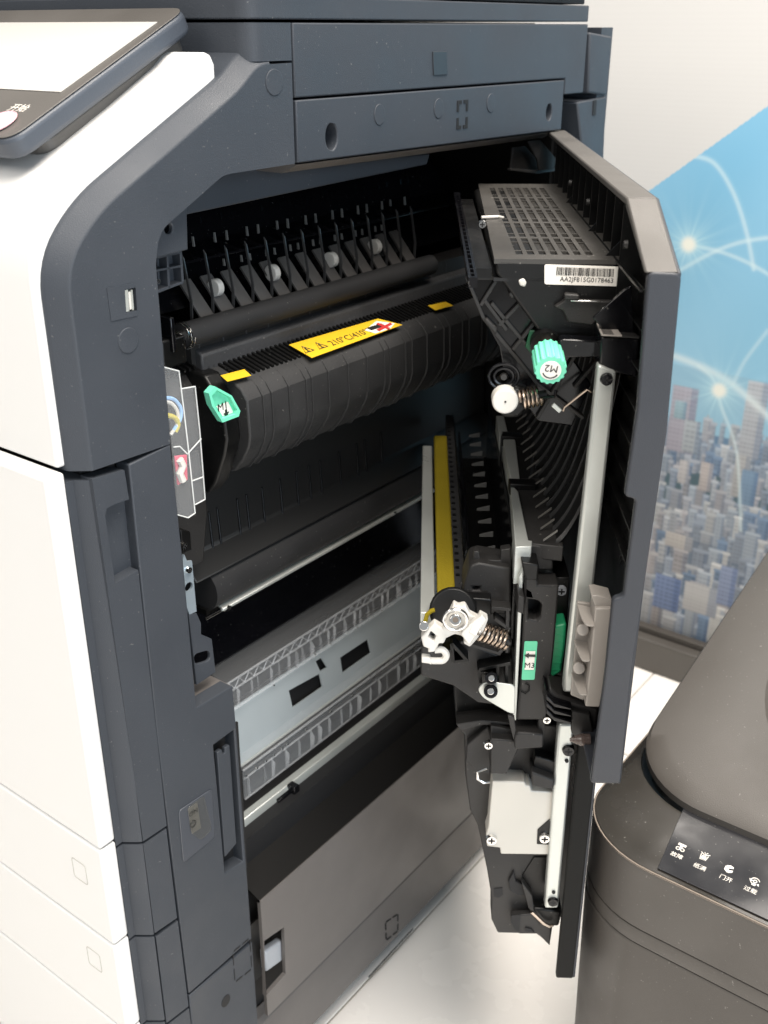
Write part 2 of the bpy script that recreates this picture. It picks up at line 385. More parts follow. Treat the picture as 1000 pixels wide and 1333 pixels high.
# switch lid, long slot flap
xplate('slot_flap', [(283, 980), (289, 976), (290, 982), (293, 981), (293, 974), (299, 970), (308, 1098), (293, 1116)], -.001, .004, GREY, .0006, parent=sc)
xplate('slot_floor', [(275, 960), (310, 940), (322, 1130), (290, 1150)], -.012, .002, SEAM, 0, parent=sc)
xplate('power_switch_lid', [(233, 1056), (276, 1027), (280, 1090), (239, 1124)], .0009, .0012, mat('smoky_lid', (.06, .066, .078), .25), .0004, r=.004, parent=sc)
xplate('power_switch_window', [(244, 1052), (266, 1036), (276, 1080), (262, 1094), (249, 1084)], .0016, .0008, clear('smoky_window', .3, (.12, .12, .11)), .0003, r=.003, parent=sc)
sw = xplate('power_switch', [(245, 1053), (257, 1045), (262, 1078), (250, 1086)], .0012, .0006, mat('switch_beige', (.12, .115, .10), .4), .0002, parent=sc)
for s_, px, sz in (('ON', (252, 1058), .006), ('⏻', (251.5, 1073), .008)):
    textmesh('switch_marking', s_, sz, pX(*px, .0019), V((0, 1, 0)), UP, INK, sc)
bm = nb(); path(bm, circ(pX(251.5, 1073, .002), V((0, 1, 0)), UP, .003, 16), .0003, 5, True); obj('power_symbol', bm, INK, sc)
for q in ([(302, 1236), (314, 1225), (315, 1231), (304, 1241)], ):
    pass
sq = [(303, 1240), (325, 1222), (328, 1262), (306, 1279)]
bm = nb(); pa = P(sq, .0004)
for i in range(4):
    A, B = pa[i], pa[(i+1) % 4]; prism(bm, [A.lerp(B, .08)+V((0, 0, -.0007)), A.lerp(B, .42)+V((0, 0, -.0007)), A.lerp(B, .42)+V((0, .0008, .0007)), A.lerp(B, .08)+V((0, .0008, .0007))], (-.001, 0, 0))
    prism(bm, [A.lerp(B, .58)+V((0, 0, -.0007)), A.lerp(B, .92)+V((0, 0, -.0007)), A.lerp(B, .92)+V((0, .0008, .0007)), A.lerp(B, .58)+V((0, .0008, .0007))], (-.001, 0, 0))
obj('knockout_outline', bm, SEAM, sc)
disc(pX(294, 1303), .0055, x=.0005, m=SEAM, name='hole', r2=.0065, parent=sc)
# dark liner behind all side joints
bm = nb(); box(bm, (-.03, -.02, .12), (-.016, .045, .745)); obj('gap_liner', bm, SEAM, PC)
# scanner section ------------------------------------------------------
yc = .146; z27 = pX(500, 28).z; zt = pX(767, 7).z; yE = pX(767, 29).y; zf = .9785
def rbox(bm, x0, y0, x1, y1, z0, z1, r):
    prism(bm, rnd([V((x0, y0, z0)), V((x1, y0, z0)), V((x1, y1, z0)), V((x0, y1, z0))], [0, r, .004, 0], 6), (0, 0, z1-z0))
bm = nb(); rbox(bm, -.60, yc-.004, .0, yE, z27+.001, zt, .014); su = obj('scanner_lid_base', bm, GREY, PC, .001)
yR2 = pX(735, 105).y; zc = pX(385, 129).z; ys = pX(384, 128).y
bm = nb(); rbox(bm, -.60, yc-.003, -.0005, ys+.001, zf+.001, z27-.001, .014); obj('scanner_body', bm, GREY, PC)
bm = nb(); prism(bm, [V((-.0002, y, z)) for y, z in ((ys+.0005, z27-.001), (yE-.001, z27-.001), (yE-.001, pX(765, 120).z), (yR2+.002, pX(765, 120).z), (yR2+.002, zc+.0008), (ys+.0005, zc+.0008))], (-.05, 0, 0)); sb = obj('scanner_side_cover', bm, GREY, PC, .0010)
bm = nb(); box(bm, (-.60, .2, .931), (-.06, yE, z27)); obj('scanner_core', bm, SEAM, PC)
bm = nb(); box(bm, (-.58, yc+.0, zt+.001), (-.004, yE-.004, zt+.012)); obj('document_lid_seal', bm, SEAM, PC, .001)
bm = nb(); rbox(bm, -.60, yc-.004, .002, yE, zt+.009, zt+.10, .02); obj('document_feeder', bm, CHAR, PC, .003, 3)
# strip under the scanner
hs = []
for (px, py, r) in ((432, 178, .0095), (715, 146, .0078)):
    c = pX(px, py); hs.append(circ(c, V((0, 1, 0)), UP, r*.72, 20, r))
kk = P([(594, 133), (611, 131), (612, 164), (596, 167)])
cy0, cy1 = ys+.001, yR2
sp = [V((0, cy0, zc-.0008)), V((0, cy1, zc-.0008)), V((0, cy1, .9085)), V((0, cy0, .9122))]
bm = nb(); plate(bm, sp, hs, (-.02, 0, 0)); st = obj('side_strip', bm, GREY, PC, .0010)
bm = nb(); box(bm, (-.03, cy0+.01, .905), (-.021, cy1, zc)); obj('strip_backing', bm, SEAM, st)
for (px, py) in ((494, 149), (571, 141), (639, 134)): disc(pX(px, py), .0068, parent=st, r2=.0078)
bm = nb(); path(bm, circ(pX(571, 141, .0006), V((0, 1, 0)), UP, .0068, 20, .0078), .0002, 4, True); bm.free()
# dark knockout: four L shaped slots
bm = nb(); c = pX(602.5, 149, .0005); hw, hh, t_ = .0085, .0115, .0030
for sy in (-1, 1):
    for sz in (-1, 1):
        x0, z0 = c.y+sy*hw, c.z+sz*hh
        pts = [(x0, z0), (x0-sy*hw*.8, z0), (x0-sy*hw*.8, z0-sz*t_), (x0-sy*t_, z0-sz*t_), (x0-sy*t_, z0-sz*hh*.8), (x0, z0-sz*hh*.8)]
        prism(bm, [V((.0005, y, z)) for y, z in pts], (-.0012, 0, 0))
obj('knockout_slots', bm, SEAM, st)
xplate('square_cap', [(564, 67), (582, 66.5), (583, 97), (565, 98)], .0007, .001, mat('slate_smooth', (.022, .025, .03), .4), .0003, parent=sb)
# dark under strip and rear column
bm = nb(); prism(bm, [V((-.004, cy0+.004, .9105)), V((-.004, cy1, .9070)), V((-.02, cy1, .900)), V((-.02, cy0+.004, .9035))], (-.06, 0, 0)); obj('strip_underside', bm, GREYW, PC)
xplate('column_cover', [(769, 42), (797, 47), (790, 124), (766, 121)], -.001, .05, GREY, .002)
bm = nb(); prism(bm, P([(752, 133), (790, 125), (784, 260), (765, 260)], -.002), (-.05, 0, 0)); rc = obj('hinge_side_cover', bm, GREY, PC, .002)
xplate('cover_clip', [(773, 131), (777, 130), (776, 150), (772, 150)], -.0012, .001, SEAM, .0, parent=rc)
bm = nb(); box(bm, (-.6, .60, .05), (-.012, .655, .90)); obj('steel_back_frame', bm, BLACK, PC)
bm = nb(); box(bm, (-.6, .655, .05), (-.004, .68, 1.0)); obj('back_cover', bm, GREY, PC)
#@@CAVITY
# ------------------------------------------------------------------ inside of the opening
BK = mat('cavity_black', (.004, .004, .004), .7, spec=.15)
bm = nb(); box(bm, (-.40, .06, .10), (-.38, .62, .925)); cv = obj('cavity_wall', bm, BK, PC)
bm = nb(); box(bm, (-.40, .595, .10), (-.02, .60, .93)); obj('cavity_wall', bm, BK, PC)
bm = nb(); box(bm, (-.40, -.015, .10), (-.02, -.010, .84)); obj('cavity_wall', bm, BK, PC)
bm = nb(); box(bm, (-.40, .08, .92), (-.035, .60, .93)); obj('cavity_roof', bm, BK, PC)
# slate beam under the roof
bm = nb(); prism(bm, P([(235, 268), (300, 222), (560, 200), (556, 214), (430, 240), (240, 280)], -.045), (-.01, 0, 0)); obj('cross_beam', bm, GREY, PC, .001)
# corner bracket with a hole, ribbed block below
bk = xplate('corner_bracket', [(196, 335), (196, 290), (232, 262), (243, 256), (245, 325), (204, 336)], -.013, .004, GREY, .0008, holes=[circ(pX(219.5, 297.5, -.013), V((0, 1, 0)), UP, .0036, 16)])
bm = nb(); prism(bm, P([(205, 335), (234, 328), (238, 368), (206, 380)], -.03), (-.01, 0, 0)); rb = obj('ribbed_block', bm, GREY, PC, .0005)
for q in ([(203, 351), (236, 345), (236, 348), (203, 354)], [(217, 332), (220, 331), (222, 374), (219, 375)], [(234, 328), (237, 327), (240, 367), (237, 368)], [(204, 378), (239, 366), (239, 369), (205, 382)], [(205, 334), (235, 327), (235, 330), (205, 337)]):
    xplate('block_rib', q, -.022, .009, GREY, .0003, parent=rb)
screw(rb, pX(206, 366, -.028), (1, 0, 0), .002)
# exit guide ----------------------------------------------------------
eg_y0, eg_y1 = .075, .565
def yx(pts, y0, vec): return [V((x, y0, z)) for x, z in pts], V((0, vec, 0))
bm = nb(); prism(bm, *yx([(-.20, .93), (-.10, .80), (-.095, .80), (-.19, .93)], eg_y0, eg_y1-eg_y0)); eg = obj('exit_guide', bm, BLACKG, PC)
bm = nb(); box(bm, (-.155, eg_y0, .8395), (-.095, eg_y1, .8415)); bmesh.ops.rotate(bm, cent=V((-.125, 0, .84)), matrix=Matrix.Rotation(math.radians(12), 3, 'Y'), verts=bm.verts[:]); obj('guide_shelf', bm, BLACKG, eg)
fx = -.075
TIP = mat('glint_rib_plastic', (.16, .16, .155), .2)  # lighter rib colour stands in for glints on black plastic
flap_px = [247, 272, 297, 324, 351, 376, 403, 430, 455, 477, 497, 517, 536]
# fins: upper comb, middle comb, lower comb
def comb(name, profile, ylist, m, th=.0013):
    f0 = None
    for y in ylist:
        if f0 is None:
            bm = nb(); prism(bm, *yx(profile, y, th)); f0 = obj(name, bm, m, eg, 0); y0 = y
        else: again(f0, (0, y-y0, 0))
ya, ybb = pX(243, 380, fx).y, pX(536, 320, fx).y
ys_ = [ya+(ybb-ya)*k/13 for k in range(14)]
comb('guide_fin', [(fx-.003, .846), (fx-.0005, .843), (fx+.005, .812), (fx+.004, .796), (fx+.0015, .796), (fx+.0025, .812)], ys_, mat('fin_plastic', (.045, .045, .046), .2), .0009)
def ticks(name, a, b, x, n, hpx, m):
    A_, B_ = pX(*a, x), pX(*b, x); h = (pX(a[0], a[1], x)-pX(a[0], a[1]+hpx, x)).length; f0 = None
    for k in range(n):
        c_ = A_.lerp(B_, k/(n-1))+V((0, (.0035 if k % 2 else -.0015), 0))
        if f0 is None: bm = nb(); prism(bm, [c_+V((-.0012, 0, h*.5)), c_+V((.0004, 0, h*.5)), c_+V((.0012, 0, -h*.5)), c_+V((-.0010, 0, -h*.5))], (0, .0009, 0)); f0 = obj(name, bm, m, eg); q0 = c_
        else: again(f0, c_-q0)
ticks('guide_comb_rib', (253, 314), (524, 262), -.097, 16, 13, TIP)  # rows of pale ribs painted in as glints
ticks('guide_rib', (293, 341), (498, 296), -.088, 15, 9, TIP)
ticks('guide_rib', (262, 286), (545, 232), -.115, 18, 8, BLACKG)
comb('exit_guide_tooth', [(fx-.02, .8455), (fx+.0005, .842), (fx+.0005, .8405), (fx-.02, .8405)], [y+.013 for y in ys_[:-1]], BLACKG, .002)
bm = nb(); box(bm, (fx-.006, ya, .8385), (fx-.003, ybb, .8400)); obj('fin_rail', bm, BLACKG, eg)
# paper flaps
f0 = None
for k in range(13):
    y = ys_[k]+.004
    if f0 is None:
        bm = nb(); prism(bm, [V((fx-.016, y+.002, .822)), V((fx-.016, y+.014, .822)), V((fx+.004, y+.019, .794)), V((fx+.004, y+.005, .794))], (.0015, 0, .0015)); f0 = obj('paper_flap', bm, mat('worn_flap_plastic', (.075, .07, .067), .5, var=.4), eg, .0003); y0 = y
    else: again(f0, (0, y-y0, 0))
for px, py in ((281, 374), (355, 355), (431, 338), (488, 321)):
    c = pX(px, py, fx-.004); bm = nb(); tube(bm, c+V((0, -.003, 0)), c+V((0, .003, 0)), .0068, 20); obj('idle_roller', bm, IVORY, eg, .0006)
# shaft under the flaps
A, B = pX(238, 437, -.06), pX(560, 352, -.06); sr = V((A.x, A.y, A.z)); B = V((A.x, B.y, A.z))
bm = nb(); tube(bm, sr, B, .0095, 24); sh = obj('exit_roller', bm, RUBB, PC)
bm = nb(); tube(bm, sr+V((0, -.012, 0)), sr+V((0, .001, 0)), .005, 16); obj('roller_pin', bm, CHROME, sh)
bm = nb(); tube(bm, sr+V((0, -.016, 0)), sr+V((0, -.013, 0)), .0025, 12); obj('pin_tip', bm, CHROME, sh)
bm = nb(); spring(bm, sr+V((0, -.003, 0)), sr+V((0, .003, 0)), .0105, .0006, 2); obj('roller_clip', bm, CHROME, sh)
bm = nb(); box(bm, (-.085, sr.y-.03, sr.z-.018), (-.05, sr.y-.006, sr.z+.004)); obj('roller_bearing_block', bm, BLACK, PC, .002)
bm = nb(); box(bm, (-.075, sr.y-.022, sr.z-.006), (-.047, sr.y-.018, sr.z+.02)); obj('bearing_arm', bm, BLACKG, PC, .001)
# ribbed guide plate below the shaft
bm = nb(); prism(bm, *yx([(-.066, .789), (-.0655, .755), (-.09, .755), (-.09, .79)], sr.y+.012, .47)); gp = obj('ribbed_guide_plate', bm, CHAR, PC)
comb2 = None
for k in range(14):
    y = sr.y+.020+.026*k; 
    if comb2 is None: bm = nb(); prism(bm, *yx([(-.0655, .788), (-.0650, .760), (-.07, .760)], y, .0012)); comb2 = obj('plate_rib', bm, WORN, gp); y0 = y
    else: again(comb2, (0, y-y0, 0))
bm = nb(); prism(bm, *yx([(-.07, .7765), (-.0635, .7755), (-.0585, .7725), (-.0585, .758), (-.07, .758)], sr.y+.016, .40)); obj('scuffed_ledge', bm, WORN, gp, .0015)
# fuser unit -------------------------------------------------------------
fy0, fy1 = .142, .60
zr_ = .750                                # front ridge height at x = -.025
tilt = math.tan(math.radians(17.3))
prof = [(-.0595, zr_+.0345*tilt), (-.035, zr_+.012*tilt), (-.027, zr_-.001), (-.0215, zr_-.009), (-.0205, .712), (-.0225, .703), (-.030, .690), (-.040, .6785), (-.05, .675), (-.11, .673)]
bm = nb(); prism(bm, *yx(prof, fy0, fy1-fy0)); fz = obj('fuser_cover', bm, FUSE, PC, .0015)
rp = [(-.0330, zr_+.012*tilt-.001), (-.0262, zr_-.001), (-.0200, zr_-.009), (-.0190, .7115), (-.0212, .7022), (-.0288, .6888), (-.0392, .6770), (-.044, .6755), (-.044, .685), (-.03, .71), (-.03, zr_-.01)]
r0 = None
for k, y in enumerate([.158, .168, .188, .209, .216, .237, .263, .289, .314, .322, .346, .356, .380, .408, .418, .440, .452, .475, .485, .51, .53]):
    if r0 is None: bm = nb(); prism(bm, *yx(rp, y, .0013)); r0 = obj('fuser_rib', bm, FUSE, fz, .0003); y0 = y
    else: again(r0, (0, y-y0, 0))
# near end cheek of the fuser, slanted
bm = nb(); prism(bm, *yx([(-.10, .765), (-.05, .76), (-.040, .748), (-.032, .735), (-.030, .712), (-.034, .698), (-.046, .672), (-.056, .660), (-.10, .655)], fy0-.016, .016)); obj('fuser_cheek', bm, BLACK, fz, .002)
bm = nb(); prism(bm, *yx([(-.11, .70), (-.055, .70), (-.05, .65), (-.06, .60), (-.11, .60)], .085, .035)); obj('fuser_end_block', bm, CHAR, PC, .002)
bm = nb(); prism(bm, *yx([(-.13, .775), (-.07, .757), (-.06, .745), (-.06, .70), (-.13, .70)], .06, .08)); obj('fuser_end_cover', bm, CHAR, PC, .002)
# fine ribs on the sloping top
bm = nb()
nrib = 95
for k in range(nrib):
    y = .085+k*(.51/nrib)
    x1 = -.036 if y > .145 else -.062
    z1 = zr_+(-x1-.025)*tilt+.0012
    xb = -.0585 if y > .135 else -.078
    prism(bm, *yx([(xb, zr_+(-xb-.025)*tilt), (xb, zr_+(-xb-.025)*tilt+.0022), (x1, z1+.0014), (x1, z1-.001)], y, .0022))
obj('top_grating', bm, BLACK, fz, kind='stuff')
nlab = V((math.sin(math.radians(17.3)), 0, math.cos(math.radians(17.3)))); lp = V((-.025, 0, zr_+.0035))
def FT(px, py, up=0.): return pP(px, py, lp+nlab*up, nlab)
def flab(name, px, m=YEL, up=.0012, t=.0003, label=None, parent=fz):
    bm = nb(); prism(bm, [FT(a, b, up) for a, b in px], nlab*t); return obj(name, bm, m, parent, label=label)
wl = flab('warning_label', [(376, 449), (492, 415), (524, 423), (406, 466)])
flab('small_label', [(287, 489), (318, 481), (327, 489), (296, 497)]); flab('small_label', [(557, 398), (580, 393), (590, 398), (567, 404)])
a_, b_ = FT(405, 466, .0017), FT(524, 423, .0017); axl = V((0, 1, 0)); ayl = axl.cross(nlab)*-1; ayl = nlab.cross(axl)
textmesh('warning_text', '210°C/410°F', .0108, FT(457, 438.5, .0016), axl, ayl, INK, fz)
for px, py in ((400, 455.5), (418, 450.5)):
    c = FT(px, py, .0017); bm = nb(); tri = [c+axl*(.0062*math.cos(a))+ayl*(.0062*math.sin(a)) for a in (math.pi/2, math.pi*7/6, math.pi*11/6)]
    path(bm, tri, .0005, 4, True); path(bm, [c+ayl*.003, c-ayl*.001], .0007, 4); path(bm, [c-ayl*.0022+axl*.001, c-ayl*.0022-axl*.002], .0005, 4); obj('warning_triangle', bm, INK, fz)
flab('pictogram_ground', [(475, 430), (490, 418), (514, 421), (508, 428), (489, 434)], PAPER, .0016, .0002)
flab('pictogram_arrow', [(477, 427), (496, 421), (502, 424), (484, 430)], INK, .0019, .0002)
flab('pictogram_cross', [(490, 429), (508, 420), (511, 422), (494, 431)], REDI, .0021, .0002)
flab('pictogram_cross', [(492, 420), (508, 427), (506, 429), (490, 422)], REDI, .0022, .0002)
# mint lever M1
lx = -.018
lev = [(280, 503), (272, 512), (276, 528), (290, 550), (311, 542), (313, 535), (302, 515)]
lo = P(lev, lx); cl = sum(lo, V())/len(lo); li = [cl+(p-cl)*.80 for p in lo]
bm = nb(); prism(bm, [p-V((.004, 0, 0)) for p in lo], (-.002, 0, 0)); lv = obj('release_lever', bm, MINT, PC, .0006)
bm = nb(); plate(bm, lo, [li], (-.0045, 0, 0)); obj('lever_rim', bm, MINT, lv)
bm = nb(); prism(bm, P([(282, 529), (297, 523), (304, 537), (290, 542)], lx-.0036), (-.0006, 0, 0)); obj('lever_label', bm, PAPER, lv)
tdir = (pX(297, 527, lx)-pX(285, 532, lx)).normalized(); tup = V((1, 0, 0)).cross(tdir)
textmesh('lever_text', 'M1', .0085, pX(290, 529.5, lx-.0034), tdir, tup, INK, lv)
cc = pX(294.5, 537.5, lx-.0034); bm = nb(); prism(bm, [cc-tup*.0035, cc+tdir*.003+tup*.0003, cc+tdir*.001+tup*.0003, cc+tdir*.001+tup*.0028, cc-tdir*.001+tup*.0028, cc-tdir*.001+tup*.0003, cc-tdir*.003+tup*.0003], (.0002, 0, 0)); obj('lever_arrow', bm, INK, lv)
# clear wiring cover ----------------------------------------------------------
cvp = [(214, 478), (233, 483), (238, 520), (243, 552), (247, 590), (254, 668), (245, 674), (231, 670), (226, 600)]
bm = nb(); prism(bm, P(cvp, -.004), (-.0016, 0, 0)); cc_ = obj('clear_cable_cover', bm, CLEAR, PC, .0005)
bm = nb(); prism(bm, P([(236, 506), (254, 503), (258, 540), (262, 572), (267, 650), (254, 657), (247, 600)], -.012), (-.0016, 0, 0)); obj('clear_wall', bm, CLEAR, cc_, .0005)
for q in ([(214, 478), (233, 483)], [(233, 483), (239, 530), (246, 590), (254, 668)], [(236, 506), (254, 503)], [(254, 503), (260, 560), (267, 650)], [(245, 590), (262, 571)], [(226, 582), (234, 581), (244, 591)], [(254, 657), (267, 650)], [(231, 670), (245, 674), (254, 668), (253, 660)], [(250, 626), (264, 621)]):
    bm = nb(); path(bm, P(q, -.0035 if q[0][0] < 234 else -.0105), .0005, 6); obj('clear_edge', bm, CEDGE, cc_)
bm = nb(); prism(bm, P([(228, 594), (244, 592), (245, 625), (232, 632)], -.007), (-.002, 0, 0)); obj('red_connector', bm, REDP, PC, .0008)
bm = nb(); path(bm, P([(234, 598), (238, 606), (234, 616), (238, 626)], -.0055), .0028, 8); obj('white_connector', bm, IVORY, PC)
for q, m_, r_ in (([(212, 518), (226, 518), (236, 530), (236, 545), (226, 560)], WIRE_B, .0013), ([(216, 540), (228, 543), (233, 552), (228, 562)], WIRE_Y, .0018), ([(212, 522), (224, 524), (232, 536), (232, 552), (222, 566)], IVORY, .0013)):
    bm = nb(); path(bm, rnd(P(q, -.012), [0]+[.01]*(len(q)-2)+[0], 4), r_, 8); obj('cable', bm, m_, PC)
# small brackets left of the opening -----------------------------------------
xplate('steel_bracket', [(238, 728), (240, 722), (244, 731), (250, 730), (256, 796), (247, 800), (243, 790)], -.012, .002, mat('blued_steel', (.42, .50, .56), .35, metal=.6), .0003,
       holes=[circ(pX(246, 764, -.012), V((0, 1, 0)), UP, .0038, 14)])
screw(PC, pX(246, 742, -.011), (1, 0, 0), .003); screw(PC, pX(239.5, 711, -.014), (1, 0, 0), .0035)
bm = nb(); prism(bm, P([(235, 690), (248, 692), (250, 716), (238, 722)], -.022), (-.01, 0, 0)); obj('small_clip_block', bm, BLACK, PC, .0008)
xplate('slotted_bracket', [(246, 800), (256, 798), (262, 812), (262, 826), (276, 832), (281, 875), (256, 892)], -.012, .003, GREY, .0005,
       holes=[rnd(P([(252, 852), (273, 846), (274, 860), (254, 866)], -.012), .006)])
# black ribbed guide ------------------------------------------------------------
gx = -.085
ga, gb = pX(243, 690, gx).y, .60
g1, g2 = pX(243, 640, gx).z, pX(243, 724, gx).z
bm = nb(); prism(bm, *yx([(gx-.01, g1+.02), (gx, g1), (gx+.002, g2), (gx+.018, g2-.018), (gx-.01, g2-.02)], ga-.01, gb-ga)); rg = obj('transfer_guide', bm, mat('guide_plastic', (.016, .016, .016), .4), PC, .002)
g0 = None
for px in (281, 292, 318, 330, 350, 373, 394, 410, 424, 448, 470, 480, 500):
    y = pX(px, 700, gx).y-.008
    if g0 is None:
        bm = nb(); z_a, z_b = .625, .585
        zz = pX(284, 658, gx).z, pX(287, 714, gx).z
        prism(bm, *yx([(gx-.001, zz[0]), (gx+.0022, zz[0]-.001), (gx+.0042, zz[1]+.004), (gx+.007, zz[1]), (gx+.001, zz[1])], y, .0016)); g0 = obj('guide_bead', bm, BLACKG, rg, .0004); y0 = y
    else: again(g0, (0, y-y0, 0))
# transfer roller and steel rail
A = pX(266, 768, -.08); zc_ = A.z
bm = nb(); tube(bm, V((-.085, A.y, zc_)), V((-.085, .58, zc_)), .021, 32); obj('transfer_roller', bm, RUBB, PC)
bm = nb(); prism(bm, *yx([(-.055, zc_+.005), (-.05, zc_+.005), (-.045, zc_-.03), (-.055, zc_-.03)], A.y-.005, .46)); 
bm.free()
a1 = pX(283, 791, -.075)
bm = nb(); prism(bm, *yx([(-.075, a1.z+.004), (-.0675, a1.z+.001), (-.0675, a1.z-.0015), (-.0755, a1.z+.0015)], a1.y, .325)); rl = obj('steel_rail', bm, STEEL, PC, .0006)
bm = nb(); box(bm, (-.09, a1.y-.012, a1.z-.003), (-.076, .58, a1.z+.002)); obj('rail_carrier', bm, BLACK, PC)
bm = nb(); tube(bm, pX(268, 806, -.07), pX(268, 806, -.07)+V((0, .03, .0)), .0012, 8); obj('rail_pin', bm, CHROME, rl)
screw(rl, pX(299, 791, -.066), (1, 0, .3), .0022); screw(rl, pX(515, 668, -.066), (1, 0, .3), .0018)
bm = nb(); prism(bm, *yx([(-.11, .52), (-.10, .46), (-.12, .46), (-.13, .52)], a1.y-.02, .47)); obj('developer_housing', bm, BLACKG, PC)
# clear paper guides ----------------------------------------------------------------
def clearguide(x, l0, l1, depth, back, n, name, zig=True):
    z0, z1 = pX(*l0, x).z, None; y0, y1 = pX(*l0, x).y, .585
    zt_, zb_ = z0, z0-depth
    bm = nb(); box(bm, (x-.0012, y0, zb_), (x, y1, zt_)); g = obj(name, bm, CLEAR, PC)
    bm = nb(); prism(bm, *yx([(x, zt_), (x-back, zt_+back*.35), (x-back, zt_+back*.35+.0012), (x, zt_+.0014)], y0, y1-y0)); obj('clear_top_web', bm, clear('thin_clear_web', .05), g)
    for zz in (zt_, zb_, zt_-.010):
        bm = nb(); box(bm, (x, y0, zz-.0007), (x+.0012, y1, zz+.0007)); obj('clear_edge', bm, CLEARR, g)
    for k in range(n):
        y = y0+(y1-y0)*(k+.5)/n+random.uniform(-.004, .004); dp = random.choice((.002, .003, .0045)); lz = random.uniform(.0, .006)
        bm = nb(); prism(bm, [V((x, y, zt_-.010)), V((x+dp, y+random.uniform(-.002, .002), zt_-.012-lz)), V((x+dp, y, zb_+.002+lz)), V((x, y, zb_))], (0, .0006, 0)); obj('clear_rib', bm, CLEARR, g)
    if zig:
        q = None
        for k in range(n):
            y = y0+(y1-y0)*k/n; s_ = (y1-y0)/n
            if q is None:
                bm = nb(); path(bm, [V((x+.001, y, zt_-.009)), V((x+.001, y+s_*.5, zt_-.001)), V((x+.001, y+s_, zt_-.009))], .0006, 4); q = obj('zigzag_rib', bm, CLEARR, g); yy = y
            else: again(q, (0, y-yy, 0))
    return g
clearguide(-.08, (291, 893), None, .032, .035, 34, 'clear_guide')
# plate with three windows
px_ = -.085
s0 = pX(306, 925, px_); s1 = pX(320, 984, px_)
sA = [V((px_, s0.y-.01, s0.z+.004)), V((px_, .585, s0.z+.004)), V((px_+.012, .585, s1.z+.006)), V((px_+.012, s0.y-.01, s1.z+.006))]
nS = (sA[1]-sA[0]).cross(sA[3]-sA[0]).normalized(); nS = nS if nS.x > 0 else -nS
def SP(px, py): return pP(px, py, sA[0], nS)
holes = [[SP(*q) for q in h] for h in ([(376, 899), (416, 877), (420, 894), (381, 921)], [(443, 856), (479, 832), (483, 850), (446, 876)], [(411, 861), (418, 856), (426, 869), (417, 874)])]
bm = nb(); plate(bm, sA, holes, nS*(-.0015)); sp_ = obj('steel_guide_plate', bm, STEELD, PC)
bm = nb(); prism(bm, [p-nS*.007 for p in sA], nS*-.002); obj('plate_backing', bm, SEAM, PC)
rv = None
for q_ in ((356, 892), (385, 868), (410, 852), (430, 838), (465, 817), (497, 795), (522, 776)):
    c_ = SP(*q_)
    if rv is None: bm = nb(); tube(bm, c_, c_+nS*.0012, .0012, 10, .0008); rv = obj('plate_rivet', bm, CHROME, sp_); rc_ = c_
    else: again(rv, c_-rc_)
bm = nb(); path(bm, [sA[3]+V((.001, 0, 0)), sA[2]+V((.001, 0, 0))], .0012, 6); obj('plate_fold', bm, STEEL, sp_)
g2_ = clearguide(-.062, (316, 1003), None, .034, .03, 26, 'clear_guide', False)
bm = nb(); box(bm, (-.105, .10, .28), (-.10, .585, .44)); obj('guide_backing', bm, BLACK, PC)
for q in ((.12, .150), (.156, .185), (.19, .205), (.24, .27)):
    bm = nb(); box(bm, (-.0999, q[0], .335), (-.098, q[1], .37)); obj('blued_bracket', bm, STEELD, PC)
rv = None
for q_ in ((320, 1010), (334, 1000), (346, 991), (356, 983), (367, 975), (374, 969), (398, 950), (430, 927), (458, 906), (490, 884), (520, 862), (537, 850)):
    c_ = pX(*q_, -.0600)
    if rv is None: bm = nb(); tube(bm, c_, c_+V((.0012, 0, .0006)), .0010, 8); rv = obj('bright_stud', bm, CHROME, g2_); rc_ = c_
    else: again(rv, c_-rc_)
# lower steel rail
lr = pX(318, 1068, -.05)
bm = nb(); prism(bm, *yx([(-.056, lr.z+.004), (-.048, lr.z+.004), (-.045, lr.z-.001), (-.045, lr.z-.006), (-.056, lr.z-.006)], lr.y-.01, .49)); lrail = obj('folded_steel_rail', bm, STEEL, PC, .0008)
bm = nb(); c = pX(374, 1036, -.044); box(bm, (c.x-.006, c.y-.014, c.z-.004), (c.x+.002, c.y+.008, c.z+.004)); box(bm, (c.x-.004, c.y+.004, c.z-.007), (c.x+.006, c.y+.012, c.z+.009)); obj('rail_clip', bm, BLACKG, lrail, .0008)
# lower side panel --------------------------------------------------------------------
pz1, pz0 = pX(336, 1176).z, pX(344, 1328).z; py0 = pX(336, 1176).y+.003; py1 = .60
hgl = [(344, 1225), (370, 1207), (372, 1268), (346, 1297)]
bm = nb(); plate(bm, [V((0, py0, pz1)), V((0, py1, pz1)), V((0, py1, pz0)), V((0, py0, pz0))], [P(hgl)], (-.004, 0, 0)); lp_ = obj('side_panel', bm, GREYW, PC)
bm = nb(); prism(bm, *yx([(0, pz1-.0005), (-.034, pz1+.014), (-.036, pz1+.013), (-.003, pz1-.004)], py0, py1-py0)); obj('panel_top_slope', bm, mat('painted_shade_plastic', (.010, .0095, .009), .6, bump=.2, spec=.15), lp_)  # panel plastic, near-black: the shade on the slope is put into the colour
bm = nb(); prism(bm, *yx([(-.034, pz1+.014), (-.055, lr.z-.006), (-.06, lr.z-.006), (-.06, pz1)], py0-.005, py1-py0)); obj('black_slope', bm, BLACK, PC)
hy = [pX(*q) for q in hgl]
bm = nb(); box(bm, (-.022, hy[0].y, hy[3].z), (-.020, hy[1].y, hy[1].z+.01)); obj('grip_recess', bm, CHAR, lp_)
bm = nb(); prism(bm, P([(345, 1240), (368, 1224), (369, 1250), (347, 1266)], -.006), (-.008, 0, 0)); obj('grip_bar', bm, GRIPG, lp_, .002)
